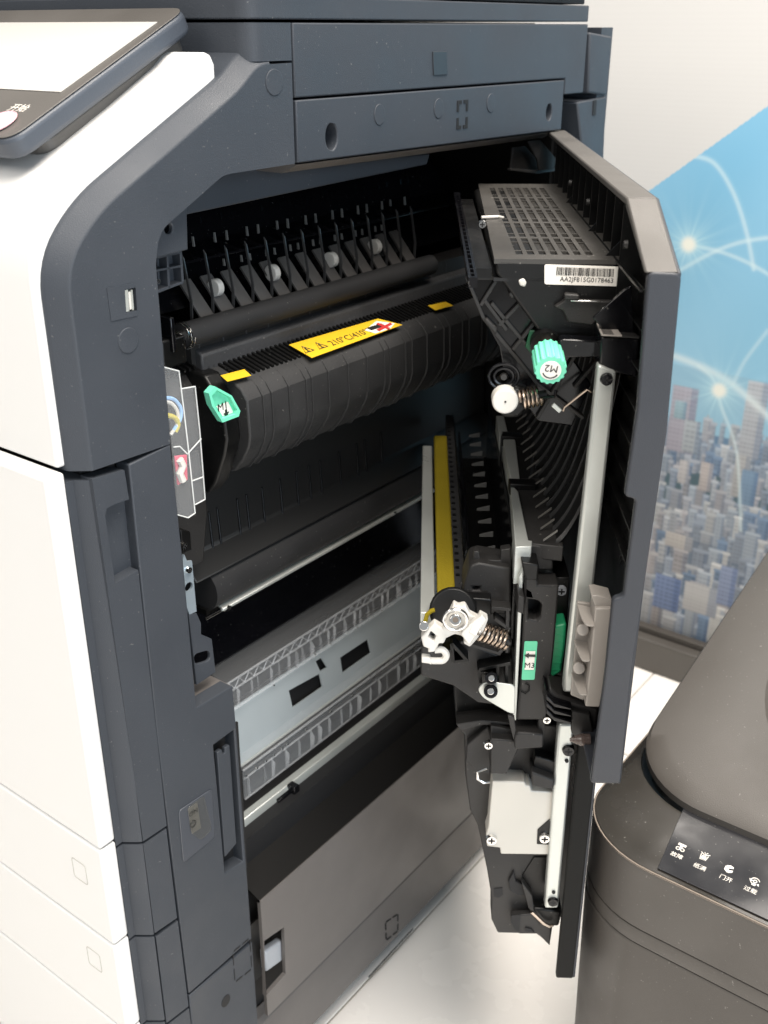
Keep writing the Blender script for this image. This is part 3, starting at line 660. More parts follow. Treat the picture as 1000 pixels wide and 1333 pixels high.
bm = nb(); prism(bm, P([(346, 1285), (371, 1256), (372, 1268), (347, 1297)], -.003), (-.016, 0, 0)); bm.free()
# skirt below
bm = nb(); prism(bm, *yx([(-.014, pz0-.026), (-.018, pz0-.021), (-.027, pz0-.018), (-.027, .03), (-.014, .03)], .06, .60)); sk = obj('base_skirt', bm, GREYW, PC, .001)
bm = nb(); box(bm, (-.58, -.03, .06), (-.032, .66, .32)); obj('base_body', bm, SEAM, PC)
bm = nb(); box(bm, (-.034, .06, pz0-.02), (-.028, .66, pz1)); obj('skirt_backing', bm, SEAM, PC)
for q in (((502, 1201), (518, 1190), (518, 1212), (503, 1224)),):
    pa = P(q, -.0136); bm = nb()
    for i in range(4):
        A, B = pa[i], pa[(i+1) % 4]; path(bm, [A.lerp(B, .06), A.lerp(B, .4)], .0009, 5); path(bm, [A.lerp(B, .6), A.lerp(B, .94)], .0009, 5)
    obj('knockout_outline', bm, SEAM, sk)
bm = nb(); path(bm, [pX(480, 1272, -.0138), pX(538, 1209, -.0138)], .0008, 5); obj('skirt_slot', bm, SEAM, sk)
c0 = None
for (x, y) in ((-.07, .02), (-.07, .58), (-.5, .02), (-.5, .58)):
    if c0 is None: bm = nb(); tube(bm, V((x-.012, y, .03)), V((x+.012, y, .03)), .03, 20); c0 = obj('caster', bm, RUBB, PC, .002); q0 = V((x, y, 0))
    else: again(c0, V((x, y, 0))-q0)
# control panel (tablet) -----------------------------------------------------------------
an = math.atan2(.434, .901); sd = V((0, math.cos(an), math.sin(an))); xn = V((-1, 0, 0)); nrm = V((0, -math.sin(an), math.cos(an)))
T0 = pX(246, 10, -.040)
def TP(px, py, up=0.): return pP(px, py, T0+nrm*up, nrm)
tr = T0; Lh = (TP(24, 176)-T0).length+.006
cnr = [tr, tr-sd*Lh, tr-sd*Lh+xn*.30, tr+xn*.30]
bm = nb(); prism(bm, rnd(cnr, .014, 6), -nrm*.014); tb = obj('control_panel', bm, mat('tablet_side', (.058, .068, .085), .42, bump=.2), PC, .0035, 4)
bm = nb(); prism(bm, rnd([p for p in [tr+xn*.001-sd*.001, tr-sd*(Lh-.001)+xn*.001, tr-sd*(Lh-.001)+xn*.299, tr+xn*.299-sd*.001]], .013, 6), nrm*.0006); obj('panel_bezel', bm, BEZ, tb, .0004)
bm = nb(); cb = [tr-sd*.006+xn*.008, tr-sd*(Lh-.022)+xn*.008, tr-sd*(Lh-.022)+xn*.29, tr-sd*.006+xn*.29]
prism(bm, rnd([p-nrm*.014 for p in cb], .012, 6), -nrm*.011); obj('panel_shell', bm, BEZ, tb, .003, 3)
bm = nb(); prism(bm, [TP(205, 29, .0008), TP(79, 120, .0008), TP(79, 120, .0008)+xn*.26, TP(205, 29, .0008)+xn*.26], nrm*.0004); obj('touch_screen', bm, SCRN, tb)
c = TP(-3, 161, .001); bm = nb(); prism(bm, circ(c, xn, sd, .0125, 28), nrm*.001); obj('power_key', bm, mat('key_face', (.5, .62, .75), .25), tb, .0004)
bm = nb(); path(bm, circ(c+nrm*.0008, xn, sd, .0127, 28), .0005, 6, True); obj('key_ring', bm, mat('pink_ring', (.75, .42, .45), .4), tb)
textmesh('panel_text', '开始', .009, TP(24, 141, .0007), -xn, sd, ICON, tb)
#@@DOOR
# ------------------------------------------------------------------ open side door
zT = HIN.z+.9068; U0 = .5285
hz1, hz0 = .8783, .5275; uL = .45; zL = .252
oz = [(0, zL), (0, zT), (.453, zT), (U0, hz1), (U0, hz0), (uL, hz0), (uL, zL)]
bm = nb(); prism(bm, [L(u, 0, z) for u, z in oz], DN*.003); sd_ = obj('side_door', bm, DOORG, PC, .0012)
def wall(name, pts, m, t=.0185, inner=.0, parent=sd_, bev=.0012):
    """rim of the door: strip of thickness following pts (u,z) with depth t"""
    bm = nb(); n = len(pts); ins = []
    for i in range(n):
        ins.append(pts[i])
    prism(bm, [L(u, .0015, z) for u, z in pts], DN*t); return obj(name, bm, m, parent, bev)
k = .004
wall('door_top_rim', [(.0, zT+.0005), (.453, zT+.0005), (.452, zT-k), (0, zT-k)], SILV, .0185)
wall('door_chamfer_rim', [(.4535, zT+.0005), (U0+.0005, hz1), (U0-.004, hz1-.001), (.452, zT-k-.001)], SILV, .0185)
# long edge with its two steps
edge = [(844, 354), (830, 533), (813.5, 647), (828, 650), (812, 777), (798, 780), (788, 880), (769, 1020), (808, 1020), (822, 880), (869, 560), (888, 356)]
bm = nb(); ep = [pE(a, b, U0+.001) for a, b in edge]; ep = [ep[0], ep[1], ep[2]]+[ep[i] for i in range(3, 12)]
prism(bm, rnd(ep, [.004, 0, .003, .003, .003, .003, 0, .002, .002, 0, 0, .004]), -DU*.006); obj('door_edge', bm, DOORG, sd_, .002, 3)
bm = nb(); dbox(bm, uL-.006, uL+.001, .002, .0165, zL, hz0+.01); obj('door_leg_edge', bm, mat('shade_dark_plastic', (.010, .010, .0095), .5, bump=.2, spec=.1), sd_, .0015, 3)  # door plastic darkened: the shade on this leg is in the colour
bm = nb(); dbox(bm, uL, U0, .002, .02, hz0, hz0+.003); obj('handle_floor', bm, DOORG, sd_, .001)
# inner liner, ribs behind the edge
bm = nb(); dbox(bm, .01, U0-.008, .003, .006, zL+.005, zT-.005); bm.free()
bm = nb(); prism(bm, [L(u, .0032, z) for u, z in [(.005, zL+.003), (.005, zT-.004), (.451, zT-.004), (U0-.006, hz1-.002), (U0-.006, hz0+.003), (uL-.004, hz0+.003), (uL-.004, zL+.003)]], DN*.002); obj('door_liner', bm, BLACK, sd_)
rr = None
for k_ in range(12):
    u_ = .08+.033*k_
    if rr is None: bm = nb(); dbox(bm, u_, u_+.0012, .005, .019, .83, zT-.005); rr = obj('liner_rib', bm, BLACK, sd_); uu = u_
    else: again(rr, DU*(u_-uu))
rr = None
for k_ in range(8):
    z_ = .69+.024*k_
    if rr is None: bm = nb(); dbox(bm, .42, U0-.007, .005, .010, z_, z_+.0012); rr = obj('liner_rib', bm, BLACK, sd_); uu = z_
    else: again(rr, UP*(z_-uu))
bm = nb(); dbox(bm, .2, U0-.006, .019, .0205, .866, .8675); obj('liner_strip', bm, BLACK, sd_)
def eprism(name, px, u, ln, m, parent=sd_, bevel=.0008, r=0, holes=(), **kw):
    pts = [pE(a, b, u) for a, b in px]; pts = rnd(pts, r) if r else pts
    bm = nb()
    if holes: plate(bm, pts, [h if isinstance(h[0], V) else [pE(a, b, u) for a, b in h] for h in holes], -DU*ln)
    else: prism(bm, pts, -DU*ln)
    return obj(name, bm, m, parent, bevel, **kw)
def escrew(px, py, u, r, m=CHROME, parent=sd_): return screw(parent, pE(px, py, u), DU, r, m)
# duct box with grille ------------------------------------------------------------
uD = .44
dz = loc(pE(640, 338, uD))[2]; dw1 = loc(pE(641, 338, uD))[1]; 
eprism('duct_front', [(652, 337), (822, 346), (820, 470), (735, 460), (700, 430), (646, 356), (644, 342)], uD, .32, BLACK, bevel=.002)
topz = dz+.0005
def DT(px, py, up=0.): return pZ(px, py, topz+up)
outer_t = [L(uD, .0965, topz), L(uD, .012, topz), L(.09, .012, topz), L(.09, .0905, topz)]
holes = []
# grille of slots: 7 columns, 4 rows, in the plane of the duct top
c00, c01, c10, c11 = loc(DT(672, 331)), loc(DT(778, 331)), loc(DT(640, 243)), loc(DT(722, 243))
rowsv_ = [(0., .20), (.245, .445), (.485, .64), (.68, .80), (.84, .93)]
# straight slots in the door's own directions
ua, ub = c00[0], c10[0]; wa, wb = c00[1], c01[1]
ncol = 7; ddw = (wb-wa)/ncol
cells = []
nrow = 5; ddu = (ua-ub)/nrow
for i in range(nrow):
    for j in range(ncol):
        u1 = ua-ddu*i; u0 = u1-ddu*.90; w0 = wa+ddw*j; w1 = w0+ddw*.60
        cells.append((u0, u1, w0, w1)); holes.append([L(u0, w0, topz), L(u1, w0, topz), L(u1, w1, topz), L(u0, w1, topz)])
bm = nb(); plate(bm, outer_t, holes, (0, 0, -.003)); dt = obj('duct_top', bm, DUCT, sd_)
bm = nb(); prism(bm, [p+V((0, 0, -.012)) for p in outer_t], (0, 0, -.002)); obj('duct_floor', bm, SEAM, sd_)
rr = None
for (u0, u1, w0, w1) in cells:
    if rr is None:
        bm = nb(); du_ = (u1-u0)
        for q in range(8):
            uu_ = u0+du_*(.26+.44*q/8); dbox(bm, uu_, uu_+du_*.022, w0, w1, topz-.006, topz-.0012)
        dbox(bm, u0+du_*.74, u0+du_*.775, w0, w1, topz-.006, topz-.0002)
        dbox(bm, u0+du_*.20, u0+du_*.235, w0, w1, topz-.006, topz-.0002)
        rr = obj('grille_louvre', bm, DUCT, dt); ref = (u0, w0)
    else: again(rr, DU*(u0-ref[0])+DN*(w0-ref[1]))
bm = nb(); p_ = [DT(627, 283, .0015), DT(650, 282, .0015)]; path(bm, [p_[0], p_[0].lerp(p_[1], .9), DT(655, 283.5, -.001)], .0012, 8); obj('metal_tab', bm, IVORY, dt)
# side gussets with screws at the duct's right side
for (a, b, c, d, e, f) in ((725, 243, 740, 228, 752, 236), (737, 264, 754, 247, 764, 252), (766, 301, 785, 281, 795, 290), (789, 333, 812, 310, 822, 320)):
    uu_ = loc(DT(a, b))[0]
    bm = nb(); A_ = DT(a, b); w0 = loc(A_)[1]; u_ = loc(A_)[0]
    prism(bm, [L(u_, w0, topz), L(u_, .005, topz), L(u_, .005, topz+.022)], -DU*.0012); obj('gusset', bm, BLACK, sd_)
for px, py in ((742, 238), (765, 263), (814, 318)):
    q = pW(px, py, .022); screw(sd_, q, DN, .0026, CHAR)
bm = nb(); prism(bm, [L(.15, .012, topz), L(.44, .012, topz), L(.44, .022, topz+.014), L(.15, .022, topz+.014)], DN*.001); bm.free()
# ladder strip along the duct's left edge
lad = [DT(612, 361), DT(622, 361), DT(607, 250), DT(597, 250)]
l0, l1 = loc(DT(610, 361)), loc(DT(597, 250)); wl0, wl1 = loc(DT(622, 361))[1], l0[1]
lad_z = topz
hl = []; uA, uB = l0[0], l1[0]; uu_ = uA-.003
rungs = [.008, .010, .012, .014, .013, .010, .009, .009, .012, .014, .015, .012, .012, .014]
while uu_ > uB+.02:
    s_ = rungs[len(hl) % len(rungs)]; hl.append([L(uu_-s_, wl0+.0016, lad_z), L(uu_, wl0+.0016, lad_z), L(uu_, wl1-.0016, lad_z), L(uu_-s_, wl1-.0016, lad_z)]); uu_ -= s_+.0022
bm = nb(); plate(bm, [L(uB, wl0, lad_z), L(uA, wl0, lad_z), L(uA, wl1, lad_z), L(uB, wl1, lad_z)], hl, (0, 0, -.006)); obj('ladder_rail', bm, BLACKG, sd_)
bm = nb(); dbox(bm, uB, uD, dw1, wl0, topz-.012, topz-.006); obj('duct_side_ledge', bm, BLACK, sd_)
escrew(628, 292, .36, .003)
# barcode label
lbz = [(709, 344), (818, 347.5), (816, 373), (709, 370)]
eprism('serial_label', lbz, uD+.0004, .0004, PAPER, bevel=0, r=.0015)
a_, b_ = pE(725, 347.5, uD+.0006), pE(800, 350, uD+.0006); n_ = 52; bx = (b_-a_); bm = nb(); random.seed(9); x_ = 0.
hgt = (pE(725, 358, uD+.0006)-a_).length
while x_ < .99:
    ww = random.choice((.007, .007, .012, .018)); prism(bm, [a_+bx*x_, a_+bx*min(1, x_+ww), a_+bx*min(1, x_+ww)-UP*hgt, a_+bx*x_-UP*hgt], DU*.0001); x_ += ww+random.choice((.006, .009, .013))
obj('barcode', bm, INK, sd_, kind='stuff')
textmesh('serial_number', 'AA2JF815G0178463', .0041, pE(764, 364.5, uD+.0006), bx, UP, INK, sd_)
# latch of the duct
eprism('duct_latch', [(722, 400), (735, 392), (736, 382), (754, 384), (755, 391), (806, 393), (812, 399), (806, 406), (780, 412), (772, 424), (740, 420), (733, 404)], uD+.006, .006, CHAR, bevel=.001)
eprism('latch_cap', [(735, 383), (754, 384), (754, 391), (736, 390)], uD+.010, .004, CHAR, bevel=.0008)
eprism('latch_wire', [(743, 390.5), (782, 391.5), (782, 393.5), (743, 392.5)], uD+.0085, .0015, CHROME, bevel=.0003)
# angled side frame with ribs
uF = .435
fr = [(608, 362), (655, 362), (735, 425), (752, 440), (748, 470), (770, 500), (745, 555), (700, 548), (655, 480), (650, 452), (628, 412), (618, 385)]
ff = eprism('pivot_frame', fr, uF-.004, .006, BLACKG, bevel=.001)
def erib(p, q, u=uF, wd=.0011, m=BLACKG, dp=.007, par=ff):
    A_, B_ = pE(*p, u), pE(*q, u); d = (B_-A_).normalized(); n2 = d.cross(DU).normalized()*wd
    bm = nb(); prism(bm, [A_-n2, B_-n2, B_+n2, A_+n2], -DU*dp); return obj('frame_rib', bm, m, par, .0003)
for p, q in (((608, 362), (655, 362)), ((655, 362), (752, 440)), ((608, 362), (630, 415)), ((630, 415), (700, 500)), ((646, 366), (626, 398)), ((684, 388), (650, 424)), ((706, 408), (668, 456)), ((640, 395), (690, 455)), ((630, 390), (660, 430)), ((760, 445), (700, 545)), ((700, 500), (760, 545)), ((778, 470), (748, 505)), ((690, 452), (720, 440))): erib(p, q, m=CHAR)
# white lever tip by the frame
eprism('white_pin', [(675, 365), (682, 362), (686, 368), (684, 374), (677, 372)], uF+.006, .004, IVORY, bevel=.001)
eprism('grey_pin', [(662, 384), (668, 374), (674, 378), (668, 390)], uF+.004, .01, CHAR, bevel=.001)
eprism('metal_hook', [(630, 418), (634, 414), (648, 428), (646, 436)], uF+.002, .006, CHAR, bevel=.001)
# guide chute to the right: diagonal bracket holding the post
eprism('post_bracket', [(728, 444), (733, 441), (782, 444), (782, 466), (736, 466), (728, 462)], .455, .012, BLACKG, bevel=.0012)
bp_ = eprism('post_bracket_box', [(783, 438), (833, 441), (829, 492), (780, 480)], .468, .03, BLACKG, bevel=.0015)
bm = nb(); prism(bm, [pE(783, 438, .468), pE(833, 441, .468), pE(825, 441, .468)-DU*.03+UP*.0, pE(783, 438, .468)-DU*.03], (0, 0, .0015)); obj('bracket_shelf', bm, CHAR, sd_, .0004)
bz3 = loc(pE(783, 438, .468))[2]+.0018
bm = nb(); prism(bm, [pZ(a, b, bz3) for a, b in ((783, 437), (810, 438), (797, 420), (775, 418))], (0, 0, .0006)); bl = obj('bracket_label', bm, TAUPE, sd_)
bm = nb(); A3, B3, C3 = pZ(786, 435, bz3+.0008), pZ(800, 435.5, bz3+.0008), pZ(780, 424, bz3+.0008)
for k_ in range(9): q3 = A3.lerp(B3, k_/9); prism(bm, [q3, q3+(B3-A3)*.055, q3+(B3-A3)*.055+(C3-A3), q3+(C3-A3)], (0, 0, .0001))
obj('bracket_barcode', bm, INK, sd_, kind='stuff')
eprism('triangle_plate', [(772, 414), (812, 378), (822, 372), (826, 440), (795, 440)], .46, .003, BLACKG, bevel=.0006)
# knob M2
kc = pE(717, 482, .475); kdir = (DU-V((0, 0, .20))).normalized()
bm = nb(); ks, kt = frame_of(kdir)
def gear(r, amp, n): return [ks*(r+amp*(1 if (i % 4) in (1, 2) else -1))*math.cos(2*math.pi*i/(4*n))+kt*(r+amp*(1 if (i % 4) in (1, 2) else -1))*math.sin(2*math.pi*i/(4*n)) for i in range(4*n)]
prism(bm, [kc-kdir*.023+p for p in gear(.0098, .0004, 16)], kdir*.023); kn = obj('feed_knob', bm, MINT, sd_, .0008)
bm = nb(); prism(bm, circ(kc+kdir*.0001, ks, kt, .0066, 28), kdir*.0005); obj('knob_label', bm, PAPER, sd_)
kr = (pE(732, 478, .475)-pE(703, 474, .475)).normalized(); kr = (-kr-kdir*(-kr).dot(kdir)).normalized(); ku = kdir.cross(kr)
textmesh('knob_text', 'M2', .0068, kc+kdir*.0008-kr*.0+ku*(-.0018), kr, ku, INK, sd_)
bm = nb(); path(bm, [kc+kdir*.0009+(kr*math.cos(a)+ku*math.sin(a))*.0050 for a in [math.radians(25+13*i) for i in range(11)]], .0004, 5); obj('knob_arrow', bm, INK, sd_)
bm = nb(); tube(bm, kc-kdir*.034, kc-kdir*.02, .0065, 16); obj('knob_bushing', bm, COPPER, sd_)
bm = nb(); tube(bm, kc-kdir*.05, kc-kdir*.033, .010, 16); obj('knob_shaft_seat', bm, BLACK, sd_)
eprism('green_shield', [(690, 430), (735, 432), (728, 455), (700, 470), (684, 452)], uF+.0015, .002, DKGREEN, bevel=.0005)
# white boss and spring
wb = pE(658, 523, .455)
eprism('boss_seat', [(648, 498), (668, 500), (690, 508), (692, 530), (676, 545), (654, 545), (646, 520)], .440, .02, BLACK, bevel=.003)
bm = nb(); tube(bm, wb-DU*.012, wb, .0086, 28); obj('white_boss', bm, IVORY, sd_, .0012)
bm = nb(); tube(bm, wb, wb+DU*.0004, .0007, 8); obj('boss_dimple', bm, INK, sd_)
bm = nb(); spring(bm, pE(677, 520, .447), pE(704, 514, .447), .0064, .0010, 5); obj('coil_spring', bm, COPPER, sd_)
bm = nb(); tube(bm, pE(672, 521, .447), pE(712, 513, .447), .0030, 10); obj('spring_core', bm, BLACK, sd_)
eprism('spring_collar', [(667, 508), (676, 506), (678, 530), (669, 534)], .449, .004, CHAR, bevel=.0006)
bm = nb(); path(bm, [pE(704, 519, .45), pE(722, 516, .45), pE(724, 508, .45)], .0012, 6); obj('spring_hook', bm, BLACKG, sd_)
# oval boss above
for r_ in (.0085, .0055):
    bm = nb(); path(bm, circ(pE(656, 490, .444), DN, UP, r_*1.15, 20, r_), .0011, 6, True); obj('boss_ring', bm, BLACKG, sd_)
bm = nb(); tube(bm, pE(656, 491, .43), pE(656, 491, .446), .003, 12, .002); obj('boss_stud', bm, CHAR, sd_)
bm = nb(); path(bm, [pE(733, 535, .45), pE(735, 530, .45), pE(764, 507, .45), pE(770, 510, .45)], .0009, 6); obj('wire_clip', bm, COPPER, sd_)
eprism('metal_tongue', [(718, 529), (722, 525), (732, 534), (728, 538)], .452, .002, STEEL, bevel=.0003)
# steel post ----------------------------------------------------------------------------
for nm, q, u_ in (('steel_post', [(779, 474), (803, 484), (759, 902), (733, 902)], .470),):
    po = eprism(nm, q, u_, .010, STEEL, bevel=.002)
q = [(727, 943), (748, 943), (727, 1183), (709, 1183)]
po2 = eprism('steel_post', q, .445, .010, STEEL, bevel=.002)
screw(sd_, pE(790, 494, .471), DU, .0045, BLACKG); screw(sd_, pE(740, 977, .446), DU, .0052, BLACKG); screw(sd_, pE(738, 991, .446), DU, .0016, SEAM); screw(sd_, pE(721, 1162, .446), DU, .0016, SEAM); screw(sd_, pE(720, 1174, .446), DU, .0048, BLACKG)
# curved paper chute with ribs (right of the centre) ------------------------------------
chute = []
def CH(t, u):      # cross profile of the chute in (w,z)
    return L(u, .0435-.034*t**.9, .668+.050*t+.075*t**2.6)
bm = nb(); rows = [[CH(t/10, .05+.385*s/8)-UP*.004 for t in range(11)] for s in range(9)]; grid(bm, rows); ch = obj('paper_chute', bm, BLACK, sd_)
rr = None
for k_ in range(18):
    u_ = .435-.021*k_
    if rr is None:
        bm = nb(); pr = [CH(t/10, u_) for t in range(11)]; pr2 = [CH(t/10, u_)-UP*.005 for t in range(11)]
        prism(bm, pr+pr2[::-1], -DU*.0010); rr = obj('chute_rib', bm, mat('highlight_rib_plastic', (.05, .05, .05), .3), ch); uu = u_  # lighter colour carries the highlights along the rib edges
    else: again(rr, DU*(u_-uu))
rr = None
for k_ in range(20):
    u_ = .435-.019*k_
    if rr is None:
        bm = nb(); prism(bm, [L(u_, .0525, .668), L(u_, .0430, .676), L(u_, .0428, .6745), L(u_, .0525, .6665)], -DU*.0008); rr = obj('chute_tooth', bm, mat('pale_tooth', (.12, .115, .105), .35), ch); uu = u_  # teeth coloured paler than the chute
    else: again(rr, DU*(u_-uu))
# bright steel frame of the transfer unit
tz = loc(pE(690, 707, .44))[2]
def tplate(name, px, z, t, m, bev=.0006, par=sd_):
    bm = nb(); prism(bm, [pZ(a, b, z) for a, b in px], (0, 0, -t)); return obj(name, bm, m, par, bev)
tplate('unit_frame_arm', [(671, 712), (692, 711), (693, 704), (688, 703), (675, 640), (665, 629)], tz, .03, STEEL)
tplate('unit_frame_arm', [(666, 625), (677, 624), (671, 573), (663, 566), (655, 569), (660, 600)], tz, .03, STEEL)
tplate('unit_frame_arm', [(651, 566), (661, 562), (656, 541), (646, 541)], tz, .03, STEEL)
tplate('unit_cover', [(679, 706), (734, 712), (718, 622), (666, 622)], tz-.002, .012, CHAR, .001)
tplate('unit_clamp', [(664, 630), (662, 622), (698, 624), (699, 631)], tz+.003, .01, BLACK, .001)
tplate('unit_clamp', [(653, 568), (654, 561), (680, 563), (681, 568)], tz+.003, .01, BLACK, .001)
# M3 holder
holder = [(676, 742), (683, 736), (728, 742), (727, 762), (725, 800), (712, 938), (672, 938), (676, 860), (680, 800)]
hh_ = [pE(*q_, .452) for q_ in [(688, 780), (700, 782), (706, 788), (704, 802), (698, 808), (688, 806)]]
eprism('unit_holder', [(683, 756), (688, 742), (699, 742), (701, 762), (728, 762), (722, 840), (711, 938), (673, 938), (678, 880), (682, 800)], .452, .02, CHAR, bevel=.0015, holes=[hh_])
eprism('holder_block', [(679, 732), (702, 735), (700, 756), (684, 755)], .455, .02, BLACK, bevel=.0012)
eprism('holder_shoulder', [(678, 709), (722, 712), (720, 742), (700, 742), (696, 730), (682, 729)], .438, .02, CHAR, bevel=.0012)
eprism('holder_back', [(684, 775), (710, 775), (706, 812), (684, 810)], .436, .003, SEAM, bevel=0)
screw(sd_, pE(698, 802, .440), DU, .0045)
eprism('holder_edge', [(676, 750), (681, 742), (679, 800), (672, 938), (668, 938), (674, 800)], .450, .012, STEEL, bevel=.0004)
eprism('holder_tab', [(675, 775), (683, 778), (682, 800), (673, 797)], .463, .02, CHAR, bevel=.0008)
eprism('direction_label', [(683, 835), (700, 835), (696, 885), (679, 885)], .4526, .0004, MINTS, bevel=0, r=.0012)
eprism('label_window', [(685, 848), (697, 848), (695, 872), (683, 872)], .4530, .0003, PAPER, bevel=0)
textmesh('label_text', 'M3', .0062, pE(689.5, 866.5, .4532), -DN, UP, INK, sd_)
c = pE(690, 853.5, .4533); s_ = .0042; X_ = -DN
bm = nb(); prism(bm, [c-X_*s_, c-X_*s_*.2+UP*s_*.55, c-X_*s_*.2+UP*s_*.22, c+X_*s_+UP*s_*.22, c+X_*s_-UP*s_*.22, c-X_*s_*.2-UP*s_*.22, c-X_*s_*.2-UP*s_*.55], DU*.0002); obj('label_arrow', bm, INK, sd_)
bm = nb(); path(bm, [pE(a, b, .453) for a, b in ((678, 900), (684, 903), (689, 899), (689, 892), (684, 890))], .0005, 5); obj('holder_mark', bm, BLACK, sd_)
# right neighbour of the holder
eprism('side_channel', [(722, 752), (742, 752), (738, 816), (716, 820)], .43, .05, BLACK, bevel=.001)
screw(sd_, pE(731, 769, .4315), DU, .0042, GRIPG)
eprism('side_block', [(728, 815), (740, 812), (736, 890), (716, 892)], .428, .05, BLACK, bevel=.001)
gk = [(719, 816), (738, 812), (736, 842), (731, 876), (712, 887), (712, 850)]
gg = eprism('green_handle', gk, .446, .022, GREEN, bevel=.002)
for k_ in range(6):
    A_ = pE(721-.9*k_, 826+9*k_, .446); bm = nb(); prism(bm, [A_, A_-DN*.0075, A_-DN*.0075-UP*.0007, A_-UP*.0007], DU*.0003); obj('handle_ridge', bm, GREEN, sd_)
# taupe handle bracket
tq = eprism('taupe_bracket', [(775, 792), (797, 792), (792, 868), (781, 921), (762, 920), (768, 870)], .502, .020, TAUPE, bevel=.0010)
eprism('taupe_back', [(752, 784), (774, 787), (768, 860), (760, 912), (743, 905), (748, 850)], .484, .003, TAUPE, bevel=.0006)
for (x0_, y0_, x1_, y1_) in ((751, 786, 774, 814), (747, 832, 768, 860), (744, 875, 764, 904)):
    A4, B4 = pE(x0_+2, y1_-6, .497), pE(x1_, y1_, .503)
    pts = [pE(x1_, y1_, .504), pE((x0_+x1_)/2+1, y1_, .503), pE(x0_+7, y1_-8, .497), pE(x0_, y0_, .484), pE(x1_, y0_+5, .484)]
    bm = nb(); prism(bm, rnd(pts, [0, .004, .004, 0, 0], 4), (0, 0, -.0012)); obj('bracket_shelf_rib', bm, TAUPE, sd_, .0003)
for (x_, y_) in ((758, 816), (753, 866)):
    bm = nb(); tube(bm, pE(x_, y_, .480), pE(x_+1, y_+4, .495), .0042, 16); obj('bracket_boss', bm, TAUPE, sd_, .0008)
eprism('taupe_cap', [(770, 776), (777, 775), (797, 780), (797, 791), (776, 793)], .499, .016, TAUPE, bevel=.0008)
# lower catch
eprism('door_catch', [(716, 895), (726, 905), (780, 922), (776, 955), (750, 958), (738, 935), (718, 928), (712, 912)], .470, .03, CHAR, bevel=.002)
for k_ in range(3):
    eprism('catch_fin', [(712, 905+9*k_), (722, 915+9*k_), (745, 922+9*k_), (745, 925+9*k_), (722, 921+9*k_), (711, 911+9*k_)], .478, .03, BLACKG, bevel=.0008)
bm = nb(); tube(bm, pE(768, 963, .485), pE(756, 963, .485), .0045, 14); tube(bm, pE(756, 963, .485), pE(742, 963, .485), .0045, 14, .0012); obj('guide_cone', bm, clear('smoky_cone', .7, (.12, .09, .08)), sd_)
eprism('catch_arm', [(744, 925), (768, 930), (774, 960), (786, 1018), (770, 1018), (764, 975), (744, 955)], .474, .006, CHAR, bevel=.001)
# belt cleaning unit ------------------------------------------------------------------
bz = .622
def bt(name, px, z, t, m, bev=.0006):
    bm = nb(); prism(bm, [pZ(a, b, z) for a, b in px], (0, 0, -t)); return obj(name, bm, m, sd_, bev)
def along(px0, px1, y0, z, u1):    # strip along the door direction starting on the row y0
    a, b = loc(pZ(px0, y0, z)), loc(pZ(px1, y0, z)); return a, b
a, b = loc(pZ(547, 842, bz)), loc(pZ(567, 842, bz)); e = loc(pZ(560, 580, bz))[0]
bm = nb(); prism(bm, [L(.462, a[1], bz), L(.462, b[1], bz), L(e, b[1], bz), L(e-.0, a[1]-.001, bz)], (0, 0, -.012)); obj('pale_scraper_plate', bm, STEEL, sd_, .001)
c_, d_ = loc(pZ(570, 800, bz-.001)), loc(pZ(594, 780, bz-.001)); e = loc(pZ(570, 565, bz))[0]
bm = nb(); prism(bm, [L(c_[0], c_[1], bz-.001), L(d_[0], d_[1], bz-.001), L(e, d_[1], bz-.001), L(e, c_[1], bz-.001)], (0, 0, -.010)); obj('felt_strip', bm, YELF, sd_, .002)
e0, e1 = loc(pZ(593, 775, bz)), loc(pZ(606, 757, bz)); ee = loc(pZ(585, 540, bz))[0]
bm = nb(); prism(bm, [L(e0[0], e0[1], bz), L(e1[0], e1[1], bz), L(ee, e1[1], bz), L(ee, e0[1], bz)], (0, 0, -.014)); sb_ = obj('seal_strip', bm, RUBB, sd_, .0006)
bm = nb(); path(bm, [L(e1[0], e1[1], bz+.001), L(ee, e1[1], bz+.001)], .0011, 6); path(bm, [L(e1[0], e1[1], bz+.001), L(e1[0]+.012, e1[1]+.012, bz-.004)], .0011, 6); obj('wire_edge', bm, CHROME, sd_)
rr = None
for k_ in range(28):
    u_ = e1[0]-.008-.012*k_
    if rr is None: bm = nb(); prism(bm, [L(u_, e0[1]-.001, bz+.0003), L(u_, e0[1]-.004, bz+.0003), L(u_-.003, e0[1]-.004, bz+.0003), L(u_-.003, e0[1]-.001, bz+.0003)], (0, 0, .0006)); rr = obj('seal_tooth', bm, BLACK, sb_); uu = u_
    else: again(rr, DU*(u_-uu))
# black comb trough between belt unit and transfer frame
wA, wB = loc(pZ(612, 700, bz+.01))[1], loc(pZ(660, 700, bz+.01))[1]
bm = nb(); dbox(bm, .08, .44, wB, wA, bz-.04, bz-.035); tr_ = obj('comb_trough', bm, BLACK, sd_)
bm = nb(); dbox(bm, .08, .43, wB-.002, wB, bz-.04, bz+.03); obj('trough_wall', bm, BLACKG, sd_)
bm = nb(); dbox(bm, .08, .43, wA-.001, wA+.001, bz-.04, bz-.005); obj('trough_wall', bm, BLACKG, sd_)
rr = None
for k_ in range(13):
    u_ = .40-.026*k_
    if rr is None: bm = nb(); prism(bm, [L(u_, wA-.010, bz-.008), L(u_, wA-.010, bz-.006), L(u_, wB+.008, bz-.003), L(u_, wB+.008, bz-.008)], -DU*.0009); rr = obj('comb_plate', bm, TIP, tr_); uu = u_  # pale comb edges, coloured as glints
    else: again(rr, DU*(u_-uu))
